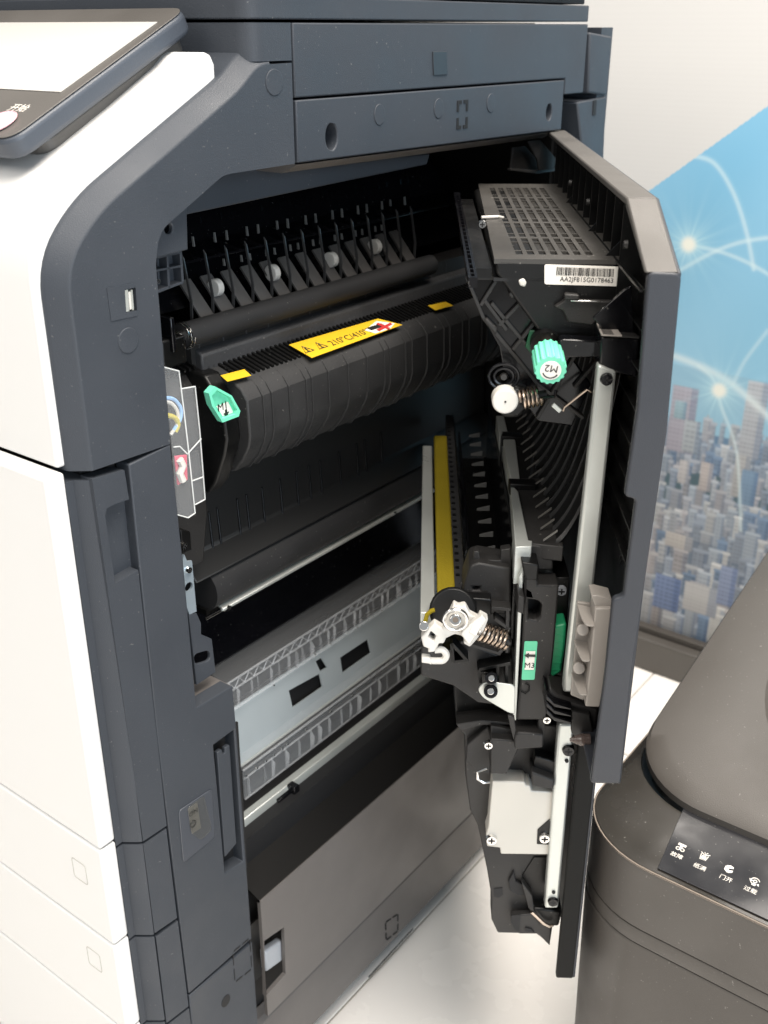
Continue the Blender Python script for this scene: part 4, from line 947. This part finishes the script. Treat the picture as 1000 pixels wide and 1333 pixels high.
# black gearbox block in front of the trough
bb = eprism('end_housing', [(612, 738), (617, 735), (624, 733), (665, 740), (666, 800), (640, 800), (600, 792), (604, 762)], .435, .03, CHAR, bevel=.0015, holes=[[(615, 764), (625, 764), (625, 769), (615, 769)]])
eprism('housing_step', [(617, 718), (624, 718), (625, 728), (632, 729), (652, 730), (652, 716), (665, 714), (666, 740), (624, 740), (616, 730)], .428, .008, CHAR, bevel=.0008)
eprism('housing_bridge', [(601, 778), (640, 780), (640, 802), (624, 800), (602, 790)], .448, .01, BLACK, bevel=.001)
eprism('housing_wall', [(600, 800), (666, 790), (666, 868), (630, 858), (600, 832)], .434, .01, BLACK, bevel=.001)
erib((640, 792), (665, 794), .452, .0012, CHAR, .01, sd_); erib((661, 794), (660, 850), .452, .0012, CHAR, .01, sd_); erib((644, 806), (664, 820), .452, .0012, CHAR, .01, sd_); erib((650, 850), (664, 836), .452, .0015, CHAR, .01, sd_); erib((600, 836), (652, 852), .452, .0012, CHAR, .01, sd_)
# white cam lever with ring, triangle and hook
wm = IVORY
cam_o = [(591, 787), (597, 791), (606, 789), (612, 800), (623, 806), (625, 800), (636, 806), (630, 822), (622, 832), (612, 843), (603, 838), (606, 833), (600, 828), (592, 826), (584, 830), (580, 832), (575, 820), (582, 806)]
cm = eprism('cam_lever', cam_o, .478, .008, wm, bevel=.0012)
eprism('cam_rib', [(600, 826), (603, 820), (628, 802), (634, 808), (612, 840), (608, 838)], .484, .006, wm, bevel=.001)
eprism('cam_recess', [(611, 823), (618, 809), (627, 812), (620, 828)], .4845, .0008, mat('pale_nylon', (.72, .69, .64), .4), bevel=.0003)  # patch in a slightly paler nylon than the lever
bm = nb(); path(bm, circ(pE(593, 807, .484), DN, UP, .0080, 24), .0014, 8, True); obj('cam_ring', bm, CHROME, sd_)
bm = nb(); tube(bm, pE(593, 807, .476), pE(593, 807, .487), .0042, 16); obj('cam_pin', bm, CHROME, sd_, .0008)
bm = nb(); tube(bm, pE(593, 807, .486), pE(593, 807, .4885), .0020, 12); obj('cam_pin_tip', bm, COPPER, sd_)
tri = [(566, 812), (553, 824), (548, 830), (551, 842), (558, 845), (557, 850), (566, 849), (572, 838), (578, 838), (583, 826), (576, 818)]
th = [pE(*q_, .478) for q_ in [(561, 822), (568, 828), (565, 836), (557, 830)]]
eprism('lever_wedge', tri, .478, .008, wm, bevel=.0010, holes=[th])
bm = nb(); path(bm, rnd([pE(a, b, .474) for a, b in ((566, 846), (577, 845), (582, 853), (578, 860), (564, 860), (550, 858))], [0, .006, .006, .005, 0, 0], 5), .0026, 8); obj('lever_hook', bm, wm, sd_)
eprism('hook_toe', [(549, 856), (560, 857), (562, 866), (558, 864), (549, 863)], .477, .006, wm, bevel=.0006)
bm = nb(); path(bm, [pE(a, b, .47) for a, b in ((553, 812), (556, 800), (562, 795), (566, 794))], .0016, 7); obj('belt_hook', bm, YELF, sd_)
bm = nb(); tube(bm, pE(552, 815, .474), pE(552, 815, .481), .0035, 14); obj('lever_screw', bm, CHROME, sd_, .0005)
bm = nb(); spring(bm, pE(622, 820, .472), pE(660, 834, .472), .0066, .0011, 7); obj('tension_spring', bm, COPPER, sd_)
bm = nb(); tube(bm, pE(620, 819, .472), pE(661, 834, .472), .003, 10); obj('spring_rod', bm, BLACK, sd_)
bm = nb(); tube(bm, pE(590, 795, .44), pE(590, 795, .466), .017, 24); obj('end_roller', bm, BLACK, sd_, .002)
# arms and steel tab below
eprism('support_arm', [(548, 842), (600, 834), (668, 860), (668, 905), (645, 918), (622, 915), (590, 893), (548, 880)], .440, .015, CHAR, bevel=.0015)
for p, q in (((588, 838), (608, 860)), ((588, 838), (590, 862)), ((590, 862), (610, 860)), ((576, 848), (589, 848)), ((624, 872), (665, 864)), ((624, 872), (626, 890)), ((660, 866), (660, 890)), ((648, 868), (648, 888)), ((626, 876), (646, 880))): erib(p, q, .452, .0013, BLACK, .012, sd_)
eprism('steel_tab', [(622, 898), (628, 890), (640, 888), (671, 892), (670, 930), (662, 928), (628, 908)], .458, .0015, STEEL, bevel=.0005, r=.004)
for (x_, y_, r_) in ((639, 900, .0052), (640, 883, .0048)):
    bm = nb(); tube(bm, pE(x_, y_, .452), pE(x_, y_, .464), r_, 18); obj('pivot_collar', bm, BLACKG, sd_, .0008)
    bm = nb(); tube(bm, pE(x_, y_, .460), pE(x_, y_, .4655), r_*.5, 14); obj('pivot_pin', bm, CHROME, sd_, .0004)
# lower black structure ----------------------------------------------------------------
eprism('guide_shell', [(593, 942), (627, 938), (735, 945), (738, 1010), (720, 1205), (716, 1230), (698, 1216), (648, 1215), (640, 1198), (640, 1168), (634, 1132), (622, 1075), (612, 1055), (606, 1010), (605, 958)], .425, .02, CHAR, bevel=.0015)
eprism('black_tray', [(590, 890), (640, 892), (668, 930), (663, 940), (594, 940)], .41, .03, BLACK, bevel=.0015)
eprism('tray_lip', [(594, 943), (627, 938), (664, 941), (664, 944), (628, 944), (600, 951)], .436, .012, CHAR, bevel=.0006)
eprism('bracket_web', [(608, 970), (636, 946), (640, 960), (638, 1008), (620, 1004), (607, 990)], .432, .008, CHAR, bevel=.001)
eprism('bracket_body', [(639, 962), (670, 964), (676, 974), (660, 1008), (639, 1008)], .448, .02, CHAR, bevel=.0012)
eprism('bracket_bridge', [(670, 956), (676, 954), (708, 956), (707, 974), (670, 976)], .456, .02, CHAR, bevel=.0015)
eprism('bracket_top', [(639, 945), (666, 950), (668, 963), (640, 961)], .440, .004, CHAR, bevel=.0008)
eprism('wedge_block', [(692, 1005), (722, 1016), (721, 1028), (693, 1024)], .448, .02, CHAR, bevel=.0015)
eprism('wedge_web', [(697, 984), (724, 992), (723, 1014), (694, 1000)], .440, .01, BLACK, bevel=.001)
eprism('hook_arm', [(661, 932), (670, 934), (672, 950), (669, 964), (665, 950)], .46, .004, CHAR, bevel=.0008)
eprism('holder_foot', [(684, 938), (700, 938), (698, 952), (682, 952)], .44, .012, BLACK, bevel=.001)
eprism('holder_foot', [(701, 922), (711, 922), (709, 958), (700, 956)], .45, .012, CHAR, bevel=.001)
escrew(636, 970, .449, .0038); escrew(712, 937, .452, .0035)
# pale metal box
mp = [(641, 1017), (683, 1018), (685, 1023), (690, 1023), (692, 1030), (740, 1032), (724, 1113), (652, 1112), (651, 1104), (634, 1102), (633, 1086), (636, 1076)]
mb = eprism('motor_cover_plate', mp, .440, .02, mat('pale_zinc', (.52, .50, .455), .5, metal=.2, var=.04), bevel=.0010)
escrew(640, 1093, .4415, .0050, CHROME); 
eprism('plate_window', [(700, 1080), (716, 1066), (716, 1100), (699, 1099)], .4406, .0006, BLACK, bevel=.0002)
escrew(709, 1091, .4415, .0050, CHROME)
bm = nb(); p4 = [pE(641, 1017, .44), pE(683, 1018, .44), pE(683, 1018, .44)-DU*.03, pE(641, 1017, .44)-DU*.03]; bm.free()
bm = nb(); path(bm, [pE(a, b, .444) for a, b in ((634, 1000), (622, 1005), (622, 1014), (630, 1019), (638, 1018))], .0011, 6); obj('wire_hook', bm, CHROME, sd_)
# shapes on the lower shell
eprism('shell_hole', [(643, 1157), (654, 1156), (655, 1165), (649, 1169), (643, 1167)], .4256, .0006, SEAM, bevel=0)
eprism('shell_recess', [(680, 1140), (695, 1116), (716, 1116), (712, 1180), (690, 1170)], .4262, .001, BLACK, bevel=.0005)
eprism('shell_hook', [(662, 1148), (669, 1135), (672, 1148), (682, 1152), (686, 1166), (674, 1166), (664, 1160)], .428, .004, SEAM, bevel=.0008)
eprism('shell_fin', [(679, 1148), (693, 1166), (696, 1186), (712, 1196), (702, 1207), (692, 1188), (688, 1182)], .434, .008, CHAR, bevel=.0008)
eprism('shell_tray', [(665, 1192), (700, 1190), (718, 1206), (716, 1232), (700, 1216), (676, 1216), (666, 1204)], .434, .006, CHAR, bevel=.001)
eprism('tray_shadow_slot', [(666, 1192), (678, 1191), (676, 1214), (670, 1210), (665, 1200)], .4352, .001, SEAM, bevel=0)
eprism('tray_slot', [(684, 1208), (692, 1210), (696, 1215), (684, 1212)], .4352, .001, SEAM, bevel=0)
bm = nb(); path(bm, [pE(a, b, .44) for a, b in ((692, 1187), (708, 1202), (716, 1206), (720, 1204))], .0014, 7); obj('wire_hook', bm, COPPER, sd_)
eprism('post_foot', [(694, 1183), (732, 1186), (728, 1206), (712, 1207)], .436, .02, BLACK, bevel=.002)
# inner black fill between post and edge
bm = nb(); dbox(bm, .10, uL-.01, .006, .020, .30, .86); bm.free()
# ducts near the hinge
bm = nb(); prism(bm, P([(664, 192), (690, 188), (720, 205), (722, 222), (700, 226), (666, 222)], -.02), (-.04, 0, 0)); bm.free()
A_ = [pX(a, b, -.02) for a, b in ((668, 192), (684, 190), (700, 208), (700, 222), (665, 219))]
bm = nb(); prism(bm, A_, (-.002, 0, 0)); hd = obj('duct_elbow', bm, CHAR, PC, .0006)
A_ = [pX(a, b, -.01) for a, b in ((688, 184), (704, 182), (724, 206), (722, 220), (702, 222), (700, 208))]
bm = nb(); prism(bm, A_, (-.002, 0, 0)); obj('elbow_inside', bm, RUBB, hd, .0006)
A_ = [pX(a, b, -.012) for a, b in ((665, 219), (700, 222), (723, 219), (722, 223), (700, 226), (665, 222))]
bm = nb(); prism(bm, A_, (-.004, 0, 0)); obj('elbow_lip', bm, CHAR, hd, .0004)
#@@SHREDDER
# ------------------------------------------------------------------ shredder
zr = .402
SX = .2345; SY = .2215; SW = .42; SDp = .56
SH = thing('paper_shredder', (SX+SW/2, SY+SDp/2, 0), 'dark brown paper shredder bin with glossy icon panel standing beside the open door', 'shredder')
def foot(ins, z, front=0.):
    r = .075
    x0, x1, y0, y1 = SX+ins, SX+SW-ins, SY+ins+front, SY+SDp-ins
    pts = []
    for cx, cy, a0, rr_ in ((x0+r, y0+r*.9, math.pi, r), (x1-r, y0+r*.9, 1.5*math.pi, r), (x1-.03, y1-.03, 0, .03), (x0+.03, y1-.03, .5*math.pi, .03)):
        ry = rr_*.9 if rr_ == r else rr_
        for k in range(13 if rr_ == r else 7):
            a = a0+math.pi/2*k/(12 if rr_ == r else 6); pts.append(V((cx+rr_*math.cos(a), cy+ry*math.sin(a), z)))
    return pts
def loft(name, secs, m, parent, cap=True, bev=0):
    bm = nb(); rings = [[bm.verts.new(p) for p in s] for s in secs]; n = len(rings[0])
    for a, b in zip(rings, rings[1:]):
        for i in range(n): bm.faces.new((a[i], a[(i+1) % n], b[(i+1) % n], b[i]))
    if cap: bm.faces.new(rings[0][::-1]); bm.faces.new(rings[-1])
    return obj(name, bm, m, parent, bev)
zs1, zs2 = .338, .322
loft('bin_body', [foot(.006, .01), foot(.004, .1), foot(.0, zs2-.002), foot(.0008, zs2-.0005), foot(.004, zs2)], SHRED, SH)
loft('bin_band', [foot(.003, zs2-.001), foot(.0004, zs2+.001), foot(.0, zs2+.003), foot(0, zs1-.002), foot(.0006, zs1-.0006), foot(.003, zs1)], SHRED, SH)
loft('shredder_head', [foot(.003, zs1-.001), foot(.0004, zs1+.001), foot(0, zs1+.003), foot(0, zr-.002)], SHRED, SH, cap=False)
bm = nb(); path(bm, foot(.0004, zr-.0012), .0011, 6, True); obj('rim_trim', bm, TRIM, SH)
# sloping glossy deck up to the lid
zl = .412
def deck(f):      # blend between rim and lid foot
    a, b = foot(.0012, zr), foot(.012, zl, .054)
    return [p.lerp(q, f) for p, q in zip(a, b)]
loft('glossy_deck', [deck(0), deck(.25), deck(.6), deck(1)], SHREDG, SH, cap=False)
loft('lid_gap', [foot(.0125, zl-.001, .0545), foot(.0165, zl-.010, .0585)], SEAM, SH, cap=False)
# lid, rising towards the back
def lidz(p, h): return V((p.x, p.y, h+(p.y-SY-.07)*.218))
lsec = [[lidz(p, zl-.004) for p in foot(.0165, 0, .0585)], [lidz(p, zl+.002) for p in foot(.0135, 0, .0555)], [lidz(p, zl+.008) for p in foot(.0135, 0, .0555)], [lidz(p, zl+.0115) for p in foot(.0155, 0, .0575)]]
for k in range(1, 6):
    t = k/5; lsec.append([lidz(p, zl+.0125+.006*math.sin(t*math.pi/2)) for p in foot(.0155+.055*t, 0, .0575)])
lid = loft('shredder_lid', lsec, SHRED, SH)
sec = []
c = V((SX+.29, SY+.245, 0))
for r_, dz_ in ((1.06, -.003), (1.02, .0), (.98, .002), (.93, .0036), (.85, .0048), (.72, .0056), (.5, .006), (.2, .0062)):
    sec.append([lidz(V((c.x+.205*r_*math.cos(a), c.y+.165*r_*math.sin(a), 0)), zl+.0185+dz_) for a in [2*math.pi*i/64 for i in range(64)]])
loft('raised_hump', sec, SHRED, SH)
# glossy control panel on the deck
rimF = V((0, SY+.0012, zr)); lidF = V((0, SY+.066, zl)); nD = (lidF-rimF).cross(V((1, 0, 0))).normalized(); nD = nD if nD.z > 0 else -nD
def DK(px, py, up=.0): return pP(px, py, rimF+nD*up, nD)
q = [DK(856, 1131, .0007), DK(895, 1041, .0007)]; xr = SX+SW-.10
bm = nb(); prism(bm, [q[0], q[1], V((xr, q[1].y, q[1].z)), V((xr, q[0].y, q[0].z))], nD*.0008); cp = obj('icon_panel', bm, GLASSB, SH, .0003)
AX = V((1, 0, 0)); AY = nD.cross(AX); AY = AY if AY.y > 0 else -AY
def icon(cx, cy, strokes, fills=(), sc_=.0036):
    c = DK(cx, cy, .0017); bm = nb()
    for s_ in strokes: path(bm, [c+AX*x*sc_+AY*y*sc_ for x, y in s_], .00040, 5)
    for s_ in fills: prism(bm, [c+AX*x*sc_+AY*y*sc_ for x, y in s_], nD*.0002)
    obj('panel_icon', bm, ICON, SH)
def arc(cx, cy, r, a0=0, a1=360, n=14): return [(cx+r*math.cos(math.radians(a0+(a1-a0)*i/n)), cy+r*math.sin(math.radians(a0+(a1-a0)*i/n))) for i in range(n+1)]
icon(887, 1103, [arc(-.5, -.6, .4), arc(.5, -.6, .4), [(-.3, -.2), (.3, .3)], [(.3, -.2), (-.3, .3)]], [[(-.9, .35), (.9, .35), (.9, .6), (-.9, .6)], [(-.9, .7), (.9, .7), (.9, .95), (-.9, .95)]])
icon(917, 1115, [[(-.8, .4), (-.6, -1), (.6, -1), (.8, .4)], [(-1, .9), (-.2, .4), (.2, .4), (1, .9)], [(-.3, 1.1), (0, .6), (.4, 1.2)]], [[(-.45, -.8), (.45, -.8), (.5, .1), (-.5, .1)]])
icon(949, 1132, [], [[(-.9, -.4), (0, -1), (0, .1), (-.9, .7)], [(.1, -1), (.9, -.5), (.9, .1), (.1, -.2)], [(-.8, .8), (0, .3), (.8, .6), (.7, 1.0), (0, 1.2)]])
icon(983, 1148, [arc(0, .1, .9, 20, 300), arc(0, .1, .35), [(-.9, -.2), (-1.2, .3)], [(-.9, -.2), (-.5, .1)]], [[(-.4, -1.1), (.4, -1.1), (.3, -.5), (-.3, -.5)], [(.5, -.5), (1.1, -.9), (.9, -.2)]])
for t_, x_, y_ in (('故障', 881, 1114), ('纸满', 911, 1129), ('门开', 945, 1144), ('过载', 977, 1159)):
    textmesh('panel_text', t_, .0050, DK(x_, y_, .0016), AX, AY, ICON, SH)
#@@STAND
# ------------------------------------------------------------------ display stand with printed skyline
SYB = 1.108
DS = thing('display_board', (.1, SYB, 0), 'tall printed display board showing a blue city skyline behind the photocopier', 'display board')
A_, B_ = pY(828, 855, SYB-.03), pY(835, 803, SYB)
bm = nb(); box(bm, (-.9, SYB-.035, 0), (1.1, SYB+.05, .06)); obj('stand_base_bar', bm, BARB, DS, .004, 3)
bm = nb(); box(bm, (-.88, SYB-.015, .060), (1.08, SYB+.03, .072)); obj('stand_clamp_rail', bm, SHRED, DS, .002)
def poster():
    x0, x1, z0, z1 = -.86, 1.06, .072, 1.75
    rng = np.random.default_rng(5)
    gxs = np.concatenate([np.arange(x0, -.24, .007), np.arange(-.24, .42, .0016), np.arange(.42, x1+.007, .007)]); gxs[-1] = x1
    gzs = np.concatenate([np.arange(z0, 1.02, .0016), np.arange(1.02, z1+.01, .01)]); gzs[-1] = z1
    nx, nz = len(gxs), len(gzs); X, Z = np.meshgrid(gxs, gzs)
    def q(px, py): p = pY(px, py, SYB); return p.x, p.z
    img = np.empty((nz, nx, 3)); 
    (ax, az), (bx, bz_) = q(850, 245), q(1000, 138)
    line = az+(X-ax)*(bz_-az)/(bx-ax)
    hz = q(900, 520)[1]
    t = np.clip((Z-hz)/(q(900, 200)[1]-hz), 0, 1)[..., None]
    img[:] = np.array([.33, .58, .72])*(1-t)+np.array([.24, .52, .72])*t
    img += (np.sin(X*9+Z*7)*.02+np.sin(X*31-Z*17)*.012)[..., None]
    # skyline from distant to near: rectangles in the plane of the print
    def rect(xa, xb, za, zb_, c, win=True, seed=0):
        i0, i1 = np.searchsorted(gxs, [xa, xb]); k0, k1 = np.searchsorted(gzs, [max(za, zb_-.12), zb_]); c = np.array(c)
        if i1 <= i0 or k1 <= k0: return
        sub = img[k0:k1, i0:i1]; sub[:] = c; xs = gxs[i0:i1]; zs_ = gzs[k0:k1]
        if win:
            pz, px_ = rng.uniform(.0055, .0085), rng.uniform(.005, .009)
            w_ = (np.mod(zs_-za, pz) < pz*.42)[:, None] & (np.mod(xs-xa, px_) > px_*.3)[None]
            sub[w_] = c*rng.uniform(.62, .82); sub[:, xs > xb-(xb-xa)*.28] *= np.array([.66, .72, .82])
            sub[:] *= np.linspace(.80, 1.06, len(zs_))[:, None, None]
    zb0 = q(900, 560)[1]
    m = Z < zb0; img[m] = np.array([.10, .20, .32])
    pal = [(.60, .61, .62), (.50, .55, .60), (.56, .52, .51), (.42, .47, .54), (.70, .69, .66), (.20, .29, .42), (.34, .38, .44), (.48, .48, .50)]
    for layer in range(20):
        f = layer/19; zt_ = zb0-f*(zb0-z0); hb = .013+.026*f; wd = .009+.013*f
        x = x0
        if layer in (4, 5): 
            mm = (Z < zt_+.01+.006*np.sin(X*90)) & (Z > zt_-.03); img[mm] = np.array([.05, .10, .12])
        while x < x1:
            w_ = wd*rng.uniform(.5, 1.5); h_ = hb*rng.uniform(.3, 1.6)
            if rng.random() < .80:
                c = np.array(pal[rng.integers(0, 8)])*rng.uniform(.7, 1.05); c = c*(.75+.15*f)+np.array([.10, .14, .20])*(1-f)*.6
                z_ = zt_+h_+rng.uniform(-.01, .01)
                rect(x, x+w_, z0-1, z_, c*.86)
                rect(x-.001, x+w_+.001, z_-.003, z_+.002, np.minimum(c*1.15, 1), False)
                if rng.random() < .4: rect(x+w_*.3, x+w_*.6, z_+.002, z_+.008, c*.9, False)
                i0, i1 = np.searchsorted(gxs, [x, x+w_]); k1 = np.searchsorted(gzs, zt_-.012)
                img[:k1, i0:i1] = img[:k1, i0:i1]*.5+np.array([.08, .12, .18])*.45
            x += w_*rng.uniform(.75, 1.25)
    for (a, b, c, d, col) in ((877, 500, 912, 590, (.55, .50, .56)), (893, 545, 914, 590, (.55, .58, .60)), (880, 520, 896, 545, (.42, .60, .66)), (975, 494, 1004, 640, (.62, .62, .64)), (960, 590, 978, 650, (.52, .50, .48)), (968, 610, 990, 660, (.22, .34, .48)), (915, 600, 930, 640, (.66, .58, .54)), (886, 598, 900, 630, (.66, .62, .60)), (868, 690, 905, 715, (.60, .56, .52)), (855, 745, 890, 795, (.20, .27, .45)), (893, 755, 940, 800, (.56, .55, .54)), (940, 735, 962, 790, (.30, .36, .52))):
        xa, zt_ = q(a, b); xb, _ = q(c, b); _, zb_ = q((a+c)/2, d); rect(xa, xb, zb_, zt_, np.array(col)*.9)
    hzf = np.clip((Z-z0)/(zb0+.05-z0), 0, 1)[..., None]; city = (Z < zb0+.1)[..., None]
    blur = img.copy(); blur[1:-1, 1:-1] = (img[1:-1, 1:-1]*2+img[:-2, 1:-1]+img[2:, 1:-1]+img[1:-1, :-2]+img[1:-1, 2:])/6; img[:] = blur
    img[:] = np.where(city, img*(1-.14*hzf)*.92+np.array([.42, .52, .60])*(.14*hzf), img)
    # light trails and bursts
    def blend(m, c): img[:] = img*(1-m[..., None])+np.array(c)*m[..., None]
    def trail(pts, wdt, c=(.75, .88, .88), s=.8):
        P_ = [q(*p) for p in pts]; N_ = 60; best = np.full(X.shape, 9.)
        for i in range(N_+1):
            t = i/N_*(len(P_)-1); k = min(int(t), len(P_)-2); u = t-k
            p0, p1, p2, p3 = P_[max(k-1, 0)], P_[k], P_[k+1], P_[min(k+2, len(P_)-1)]
            cr = [.5*(2*p1[d]+(-p0[d]+p2[d])*u+(2*p0[d]-5*p1[d]+4*p2[d]-p3[d])*u*u+(-p0[d]+3*p1[d]-3*p2[d]+p3[d])*u**3) for d in (0, 1)]
            cur = cr
            if i:
                dx, dz_ = cur[0]-prev[0], cur[1]-prev[1]; l2 = dx*dx+dz_*dz_+1e-12
                tt = np.clip(((X-prev[0])*dx+(Z-prev[1])*dz_)/l2, 0, 1); best = np.minimum(best, np.hypot(X-prev[0]-tt*dx, Z-prev[1]-tt*dz_))
            prev = cur
        blend(np.exp(-(best/wdt)**2)*s, c)
    trail([(900, 202), (930, 212), (955, 250), (972, 300), (982, 350)], .0032, s=.5)
    trail([(885, 352), (925, 330), (965, 315), (1010, 308)], .0032, s=.5)
    trail([(905, 320), (940, 328), (975, 342), (1010, 362)], .0028, s=.5)
    trail([(875, 462), (920, 480), (960, 505), (1010, 550)], .0060, c=(.80, .88, .86), s=.65)
    trail([(910, 476), (930, 495), (940, 530), (960, 590), (965, 690)], .0026, s=.5)
    trail([(955, 500), (970, 470), (1000, 430)], .003, s=.35)
    for (px, py, r_) in ((897, 318, .0115), (937, 508, .0115)):
        cx, cz = q(px, py); d = np.hypot(X-cx, Z-cz); an_ = np.arctan2(Z-cz, X-cx)
        ray_ = (np.abs(np.cos(an_*7))**6*.5+np.abs(np.cos(an_*11+1))**10*.5)*np.exp(-d/(r_*2.3))
        blend(np.clip(np.exp(-(d/(r_*2.1))**2)*.55+ray_*.8, 0, 1), (.55, .80, .85)); blend(np.clip(np.exp(-(d/r_)**4), 0, 1), (.93, .90, .78))
    white = Z > line
    img[white] = np.array([.68, .665, .64])
    img[white] *= (1+.006*np.sign(np.sin(Z[white]*900)))[:, None]
    img = np.clip(img, .004, .9)*.9
    me = bpy.data.meshes.new('printed_sheet'); nv = nx*nz
    me.vertices.add(nv); co = np.stack([X, np.full(X.shape, SYB-.0015), Z], -1).reshape(-1); me.vertices.foreach_set('co', co)
    idx = np.arange(nv).reshape(nz, nx); qd = np.stack([idx[:-1, :-1], idx[:-1, 1:], idx[1:, 1:], idx[1:, :-1]], -1).reshape(-1, 4)
    me.loops.add(qd.size); me.loops.foreach_set('vertex_index', qd.ravel()); me.polygons.add(len(qd)); me.polygons.foreach_set('loop_start', np.arange(0, qd.size, 4)); me.update(calc_edges=True)
    ca = me.color_attributes.new('print', 'FLOAT_COLOR', 'POINT'); ca.data.foreach_set('color', np.concatenate([img.reshape(-1, 3), np.ones((nv, 1))], 1).ravel().astype(np.float32))
    m = bpy.data.materials.new('printed_fabric'); m.use_nodes = True; b = m.node_tree.nodes['Principled BSDF']; at = m.node_tree.nodes.new('ShaderNodeAttribute'); at.attribute_name = 'print'
    m.node_tree.links.new(at.outputs['Color'], b.inputs['Base Color']); b.inputs['Roughness'].default_value = .6
    me.materials.append(m); o = obj('printed_sheet', me, m, DS)
bm = nb(); box(bm, (-.86, SYB, .072), (1.06, SYB+.012, 1.75)); obj('board_panel', bm, WHITE, DS, .001)
poster()
